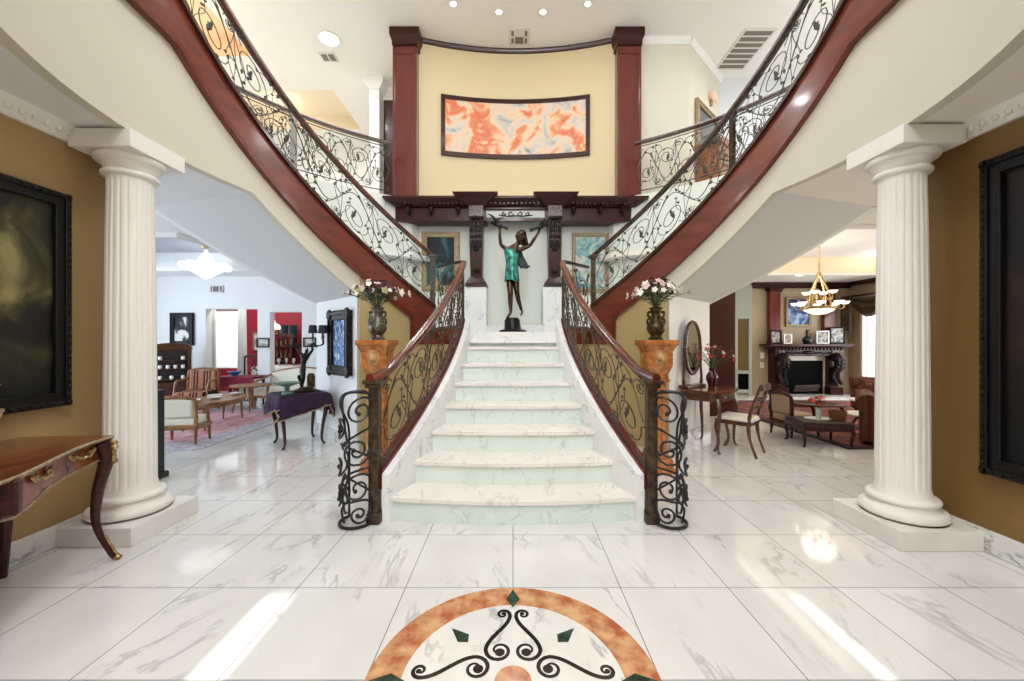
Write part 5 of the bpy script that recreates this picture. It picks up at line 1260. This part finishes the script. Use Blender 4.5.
fr = half + [(x, 2.7 - y) for x, y in reversed(half)]
fr = [D(p) for p in fr]
topo = [D((-3.04, 2.44))] + fr + [D((-3.04, .26))]
MB().prism(topo, .762, .785).build('tabletop', M_BURLTOP, T, smooth=0)
MB().tube([(x, y, .775) for x, y in fr], .008, 6).build('gilt_edge', M_GILT, T)
def inset(P, d): return [(x - d, y * (1 - d * .9)) for x, y in P]
ap = [D((-3.02, 2.40))] + inset(fr, .03) + [D((-3.02, .30))]
MB().prism(ap, .66, .762).build('apron', M_BURL, T)
# scalloped lower edge of the apron
fi = inset(fr, .03); mb = MB(); A = []; B = []; C_ = []; E = []
for i, (x, y) in enumerate(fi):
    t = abs(y) / 1.13; dz = .07 * math.exp(-((t - .40) / .2) ** 2) + .025 * math.exp(-((t - .8) / .16) ** 2)
    A.append((x, y, .66)); B.append((x - .03, y, .66)); C_.append((x - .03, y, .655 - dz)); E.append((x, y, .655 - dz))
mb.strip(A, B, C_, E); mb.build('apron_scallop', M_BURL, T)
MB().tube([(p[0] + .002, p[1], p[2]) for p in E], .006, 5).build('gilt_beading', M_GILT, T)
def handle(x, y, nx, ny, z):
    n = Vector((nx, ny, 0)).normalized(); t = Vector((-n.y, n.x, 0)); c = Vector((x, y, z)) + n * .012; mb = MB()
    for sg in (-1, 1):
        mb.ell(c + t * sg * .05, .014, 8, 5)
        for k in range(3): mb.ell(c + t * sg * (.06 + .012 * k) + Vector((0, 0, .012 * (k - 1))), (.011, .011, .011), 6, 4)
    mb.tube(poly_smooth([c + t * -.05 + n * .01, c + t * -.025 + n * .022 - Vector((0, 0, .016)), c + n * .024 - Vector((0, 0, .010)), c + t * .025 + n * .022 - Vector((0, 0, .016)), c + t * .05 + n * .01], 4), .007, 6)
    return mb.build('drawer_handle', M_GOLD, T)
for sgn in (1, -1):
    handle(-2.285 + 2.57, sgn * (2.0 - 1.35) , .9, .42 * sgn, .72) if False else None
    handle(fi[5][0] * .5 + fi[4][0] * .5, sgn * (fi[4][1] + fi[5][1]) / 2, .88, .46 * sgn, .715)
    handle(fi[2][0], sgn * fi[2][1], .97, .2 * sgn, .715)
    handle(fi[7][0] + .002, sgn * .12, 1, 0, .715)
    MB().ell((fi[6][0] - .005, sgn * fi[6][1], .725), (.012, .012, .02), 8, 5).build('keyhole', M_GOLD, T)
    p = D((-2.185, 1.73)); MB().box((p[0] - .03, sgn * p[1], .69), (.08, .05, .16), rz=.5 * sgn).build('corner_post', M_DARKW, T, smooth=0, bevel=.01)
    q = D((-2.545, 2.44)); f = D((-2.51, 2.48))
    P = poly_smooth([(q[0], sgn * q[1], .75), (q[0] + .012, sgn * (q[1] + .02), .64), (q[0] - .02, sgn * (q[1] + .002), .45), (q[0] - .025, sgn * (q[1] - .005), .25), (f[0] - .01, sgn * (f[1] - .01), .06), (f[0] + .015, sgn * (f[1] + .01), .012)], 5)
    k = len(P); L = MB().tube(P, [max(.016, .046 - .036 * min(1, i / (k - 1) * 1.15)) for i in range(k)], 10).build('leg', M_DARKW, T)
    mb = MB(); 
    for i in range(5): mb.ell((q[0] + .045 + .006 * math.sin(i * 2), sgn * (q[1] + .035), .74 - i * .028), (.02 - .002 * i, .02, .02), 7, 5)
    mb.build('mount', M_GOLD, L); 
    mb = MB().ell((f[0] + .012, sgn * (f[1] + .008), .018), (.028, .022, .018), 8, 5)
    mb.tube([Vector(p) + Vector((.016, .012 * sgn, 0)) for p in P[17:]], .008, 5); mb.build('foot_mount', M_GOLD, L)
    b = D((-2.96, 2.3)); MB().tube([(b[0], sgn * b[1], .7), (b[0], sgn * b[1], .3), (b[0] - .01, sgn * (b[1]), 0)], [.04, .03, .018], 8).build('leg', M_DARKW, T)
# footed urn whose rim enters the frame at the left edge
T = thing('footed_urn', 'cream and gold footed urn cut off by the left edge, on the writing table', 'urn', (-2.82, 2.02, .786))
MB().lathe([(0, 0), (.07, 0), (.06, .02), (.02, .04), (.018, .10), (.05, .125), (.10, .14), (.125, .18), (.135, .225), (.125, .225), (.10, .16), (0, .15)], 24).build('bowl', mat('cream_gold', (206, 178, 128), .4, noise=.3, scale=30), T)
MB().tube([(.13 * math.cos(a), .13 * math.sin(a), .218) for a in [2 * PI * i / 24 for i in range(25)]], .008, 6, caps=False).build('rim', M_GILT, T)
bouquet('dried_flowers', 'dried gold and cream flowers in the urn at the left edge', (-2.82, 2.02, 1.0), .30, .16, 14, [M_PETW, M_GILT, M_ORANGE], 4, mat('dried_leaf', (120, 98, 50), .7))
# ------------------------------------------------------------------ floor medallion
T = thing('floor_medallion', 'round marble floor medallion with orange stone ring and black scrolls', 'medallion', (0, 1.6, 0), kind='thing')
def ringm(r0, r1, z, n=72):
    A = [(r0 * math.cos(a), r0 * math.sin(a)) for a in [2 * PI * i / n for i in range(n)]]; B = [(r1 * math.cos(a), r1 * math.sin(a)) for a in [2 * PI * i / n for i in range(n)]]
    return MB().prism(B, 0, z, [A])
ringm(.458, .603, .0015).build('stone_ring', M_RINGST, T, smooth=0)
MB().prism([(.46 * math.cos(a), .46 * math.sin(a)) for a in [2 * PI * i / 72 for i in range(72)]], 0, .0011).build('marble_field', M_INLAY, T, smooth=0)
MB().prism([(.075 * math.cos(a), .075 * math.sin(a)) for a in [2 * PI * i / 40 for i in range(40)]], 0, .0017).build('centre_disc', M_RINGST, T, smooth=0)
def rotp(p, a): return (p[0] * math.cos(a) - p[1] * math.sin(a), p[0] * math.sin(a) + p[1] * math.cos(a))
def ribbon(pts, w, z0, z1):
    P = [Vector((p[0], p[1], 0)) for p in pts]; L = []; R = []
    for i, p in enumerate(P):
        t = (P[min(i + 1, len(P) - 1)] - P[max(i - 1, 0)]).normalized(); n = Vector((-t.y, t.x, 0)) * w(i / (len(P) - 1)) / 2
        L.append(p + n); R.append(p - n)
    U = Vector((0, 0, 1))
    return MB().strip([a + U * z0 for a in L], [a + U * z0 for a in R], [a + U * z1 for a in R], [a + U * z1 for a in L])
def spir(c, r, a0, turns, dr, n=22, e=.2): return [(c[0] + r * (1 - (1 - e) * i / n) * math.cos(a0 + dr * turns * 2 * PI * i / n), c[1] + r * (1 - (1 - e) * i / n) * math.sin(a0 + dr * turns * 2 * PI * i / n)) for i in range(n + 1)]
for q in range(4):
    a = q * PI / 2
    MB().prism([rotp(p, a) for p in ((0, .588), (.036, .505), (0, .44), (-.036, .505))], 0, .002).build('kite', M_GREENST, T, smooth=0)
    MB().prism([rotp(p, a + PI / 4) for p in ((0, .415), (.033, .325), (0, .29), (-.033, .325))], 0, .002).build('kite', M_GREENST, T, smooth=0)
    for sg in (-1, 1):
        top = spir((.050, .388), .034, PI, 1.15, -1); bot = spir((.062, .158), .060, 0, 1.3, -1)
        mid = bez((*top[0], 0), (.006, .31, 0), (.122, .24, 0), (*bot[0], 0), 16)
        P = list(reversed(top)) + [(p.x, p.y) for p in mid[1:-1]] + bot
        P = [rotp((sg * x, y), a) for x, y in P]
        mb = ribbon(P, lambda t: .008 + .012 * math.sin(PI * t) ** 1.2, .0, .0019); e = P[-1]; s0 = P[0]
        for c, r in ((e, .022), (s0, .012)): mb.prism([(c[0] + r * math.cos(b), c[1] + r * math.sin(b)) for b in [2 * PI * i / 16 for i in range(16)]], 0, .0021)
        mb.build('scroll', M_BLACK if False else mat('black_marble', (40, 40, 36), .1, noise=.3, scale=20), T, smooth=0)
# ------------------------------------------------------------------ upper hall details
wall('wall_upper_hall', M_UPW, (2.0, 7.62), (3.4, 7.62), FLZ, TOPZ, t=.1)
wall('wall_upper_angle', M_UPW, (3.4, 7.62), (4.57, 8.74), FLZ, TOPZ, t=.1)
wall('wall_upper_side', M_UPB, (4.57, 8.74), (9, 8.74), FLZ, TOPZ, t=.1)
def crown(p, q, name, t=.08):
    p = Vector((*p, TOPZ)); q = Vector((*q, TOPZ)); struct(MB().sweep([p, q], [(0, -.12), (t * .4, -.12), (t, -.03), (t, 0), (0, 0)]).build(name, M_CEIL, smooth=0))
crown((2.3, 7.62), (3.4, 7.62), 'trim_8'); crown((3.4, 7.62), (4.57, 8.74), 'trim_9')
nrm = Vector((1.12, -1.17, 0)).normalized(); nrm = Vector((nrm.x, nrm.y)); c = Vector((3.4, 7.62, 0)).lerp(Vector((4.57, 8.74, 0)), .52)
frame_pic('gilt_mirror', 'large gilt framed mirror on the angled wall of the upper right hall', 'mirror', (c.x + nrm.x * .01, c.y + nrm.y * .01, 5.35), 1.18, 1.62, (nrm.x, nrm.y), .10, M_GILT, mat('dim_mirror', (120, 122, 122), .12, .9), .05)
c = Vector((3.4, 7.62, 0)).lerp(Vector((4.57, 8.74, 0)), .66)
T = thing('wall_sconce', 'pink petal-shaped glass sconce beside the gilt mirror upstairs', 'sconce', (c.x, c.y, 6.44), math.atan2(nrm.y, nrm.x) + PI / 2)
MB().box((0, -.02, -.04), (.08, .04, .14)).build('backplate', M_GOLD, T, smooth=0, bevel=.008)
mb = MB()
for i in range(5): a = PI * i / 4; R_ = Matrix.Rotation(0, 3, 'X'); mb.ell((.09 * math.cos(a), -.09, .03 + .07 * math.sin(a)), (.07, .03, .06), 8, 5)
mb.build('glass_petal', mat('pink_glass', (246, 176, 150), .3, emit=.6), T)
T = thing('gilt_commode', 'carved orange-gold wooden chest seen through the right balcony railing', 'chest', (3.55, 6.95, FLZ), .75)
MB().box((0, 0, .42), (.72, .40, .68)).build('body', mat('amber_wood', (186, 116, 52), .3, rgb2=(132, 70, 28), scale=6, coat=.4), T, smooth=0, bevel=.02)
prism_xz(MB(), [(-.40, .76), (.40, .76), (.38, .80), (.2, .88), (0, .90), (-.2, .88), (-.38, .80)], -.22, .22).build('top', mat('amber_wood', (186, 116, 52)), T, smooth=0, bevel=.01)
for i in range(-2, 3):
    for z in (.25, .45, .62): MB().ell((i * .13, -.205, z + .03 * math.sin(i)), (.045, .02, .05), 7, 4).build('rosette', M_GILT, T)
for sx in (-1, 1):
    for sy in (-1, 1): MB().lathe([(.03, 0), (.045, .03), (.03, .06), (.04, .09)], 10, (sx * .30, sy * .15, 0)).build('foot', M_GILT, T)
T = thing('white_pilaster', 'white pilaster with moulded cap beside the dark doorway of the upper left hall', 'pilaster', (-3.08, 8.9, FLZ), 0, kind='thing')
MB().box((0, 0, (TOPZ - FLZ) / 2), (.22, .25, TOPZ - FLZ)).build('shaft', M_WHITE, T, smooth=0)
mb = MB(); hexa(mb, (-.12, .12, -.14, .14, 3.02), (-.21, .21, -.2, .2, 3.16)); mb.bb(-.21, .21, -.2, .2, 3.16, 3.249); mb.build('cap', M_CEIL, T, smooth=0)
wall('wall_upper_left', M_WHITE, (-2.97, 9.05), (-1.9, 9.05), FLZ, TOPZ, t=.1)
struct(MB().bb(-2.95, -2.45, 8.98, 9.04, FLZ, 6.85).build('door_2', M_DARKW, smooth=0, bevel=.01))
def can(label, x, y, z, r, m, g):
    T = thing('recessed_light', label, 'light', (x, y, z), 0, g)
    MB().lathe([(r, 0), (r * 1.25, -.004), (r * 1.3, -.012), (r * 1.05, -.014), (r, -.004)], 24).build('trim_ring', M_CEIL, T)
    MB().lathe([(0, -.006), (r, -.006), (r, -.004), (0, -.004)], 24).build('lens', m, T, smooth=0)
can('bright recessed light over the upper left hall', -3.55, 7.62, TOPZ, .17, M_BULB, None)
for x, y, l in ((-1.03, 6.82, 'tiny ceiling spotlight, leftmost of the arc before the curved wall'), (-.25, 6.99, 'tiny ceiling spotlight, second from left in the arc'), (.53, 6.99, 'tiny ceiling spotlight, second from right in the arc'), (1.29, 6.82, 'tiny ceiling spotlight, rightmost of the arc before the curved wall')): can(l, x, y, TOPZ, .05, M_BULB, 'ceiling spotlights')
can('recessed ceiling light beyond the chandelier in the right room', 6.35, 8.75, ZC, .08, M_BULB, None)
# ------------------------------------------------------------------ light, world, camera
def area(name, loc, rot, size, power, color=(1, 1, 1), sy=None, spread=180):
    l = bpy.data.lights.new(name, 'AREA'); l.energy = power; l.color = color; l.size = size
    if sy: l.shape = 'RECTANGLE'; l.size_y = sy
    else: l.shape = 'DISK'
    l.spread = math.radians(spread)
    o = bpy.data.objects.new(name, l); COL.objects.link(o); o.location = loc; o.rotation_euler = [math.radians(a) for a in rot]
    return o
def point(name, loc, power, color=(1, 1, 1), r=.1):
    l = bpy.data.lights.new(name, 'POINT'); l.energy = power; l.color = color; l.shadow_soft_size = r
    o = bpy.data.objects.new(name, l); COL.objects.link(o); o.location = loc; return o
WARM = (1, .86, .68); COOL = (.70, .83, 1); NEU = (.95, .975, 1)
area('added_window_fill', (0, -2.4, 5.0), (82, 0, 0), 4.6, 260, NEU, 3.2)  # area lamp for the unseen added window, lights the foyer
area('entrance_fill', (0, -2.3, 1.5), (90, 0, 0), 3.0, 22, NEU, 2.2)  # added fill in front of the closed doors
for x, y in ((-1.6, 2.0), (1.6, 2.0), (0, 4.2), (-1.5, 5.6), (1.5, 5.6)):
    area('foyer_top_fill', (x, y, 7.12), (0, 0, 0), .7, 40, NEU)  # unseen overhead fill discs, no fittings modelled
area('upper_left_downlight', (-3.55, 7.4, 7.1), (0, 0, 0), .4, 60, NEU)
area('upper_left_hall', (-5.5, 9.2, 7.0), (0, 0, 0), 1.2, 160, NEU)
point('upper_left_fill', (-6.5, 6.0, 5.6), 120, NEU, .3)  # unseen point fill for the upper left hall, no lamp modelled
point('upper_right_fill', (6.8, 6.0, 5.6), 120, NEU, .3)  # same unseen fill on the right side
area('upper_right_hall', (5.5, 6.5, 7.0), (0, 0, 0), 1.2, 90, NEU)
for x, y in ((-6.0, 10.05), (-6.6, 7.3)): area('tray_cove', (x, y, 7.22), (180, 0, 0), 1.0, 6, WARM)
# left room daylight, right room lamps and added fill
area('left_room_window', (-8.8, 6.0, 1.7), (90, 0, -90), 2.6, 220, COOL, 2.0)
for x in (-7.3, -4.9): area('tray_cove', (x, 6.7, ZC + .06), (180, 0, 0), .25, .5, COOL, 2.2)
area('left_room_window', (-8.8, 2.0, 1.7), (90, 0, -90), 2.4, 280, COOL, 2.0)
area('dining_ceiling', (-6.6, 9.75, 2.78), (0, 0, 0), .8, 48, NEU)
for x in (4.45, 7.65): area('tray_cove', (x, 6.75, ZC + .06), (180, 0, 0), .25, 45, WARM, 2.8)
point('chandelier_glow', (5.58, 7.2, 2.35), 25, WARM, .25)
area('right_room_window_and_fill', (8.4, 8.4, 1.5), (90, 0, 90), 1.8, 50, NEU, 1.6)
area('right_room_window_and_fill', (8.4, 4.2, 1.5), (90, 0, 90), 2.2, 200, (1, .96, .88), 1.6)  # added fill before a blank wall, no window stands here
area('hall_left_fill', (-2.75, 1.3, 2.80), (0, 0, 0), .12, 9, WARM); area('hall_right_fill', (2.75, 1.3, 2.80), (0, 0, 0), .12, 6, WARM)  # unseen fills below the hall ceiling, no fittings modelled
point('foyer_fill', (0, .3, 5.7), 380, (.93, .965, 1), .35)  # added point fill to brighten the top ceiling, nothing hangs here
area('niche_light', (0, 6.0, 3.95), (0, 0, 0), .4, 8, NEU)
l = bpy.data.lights.new('sun', 'SUN'); l.energy = 14; l.angle = math.radians(.6); l.color = (1, .97, .92)
o = bpy.data.objects.new('sun', l); COL.objects.link(o); o.rotation_euler = (math.radians(90 - 26.5), 0, 0)

w = bpy.data.worlds.new('World'); SC.world = w; w.use_nodes = True
bg = w.node_tree.nodes['Background']; bg.inputs['Color'].default_value = (.9, .95, 1, 1); bg.inputs['Strength'].default_value = 5.0
cam = bpy.data.cameras.new('camera'); cam.sensor_width = 36; cam.lens = F * 36 / 1024; cam.clip_start = .05
cam.shift_x = -1 / 1024
co = bpy.data.objects.new('camera', cam); COL.objects.link(co); co.location = (0, 0, H); co.rotation_euler = (PI / 2, 0, 0)
SC.camera = co
SC.view_settings.view_transform = 'Standard'; SC.view_settings.look = 'None'; SC.view_settings.gamma = 1; SC.view_settings.use_curve_mapping = False
SC.view_settings.exposure = -.78
SC.cycles.max_bounces = 8; SC.cycles.diffuse_bounces = 4; SC.cycles.glossy_bounces = 4; SC.cycles.sample_clamp_indirect = 6; SC.cycles.use_denoising = True
SC.cycles.caustics_reflective = False; SC.cycles.caustics_refractive = False
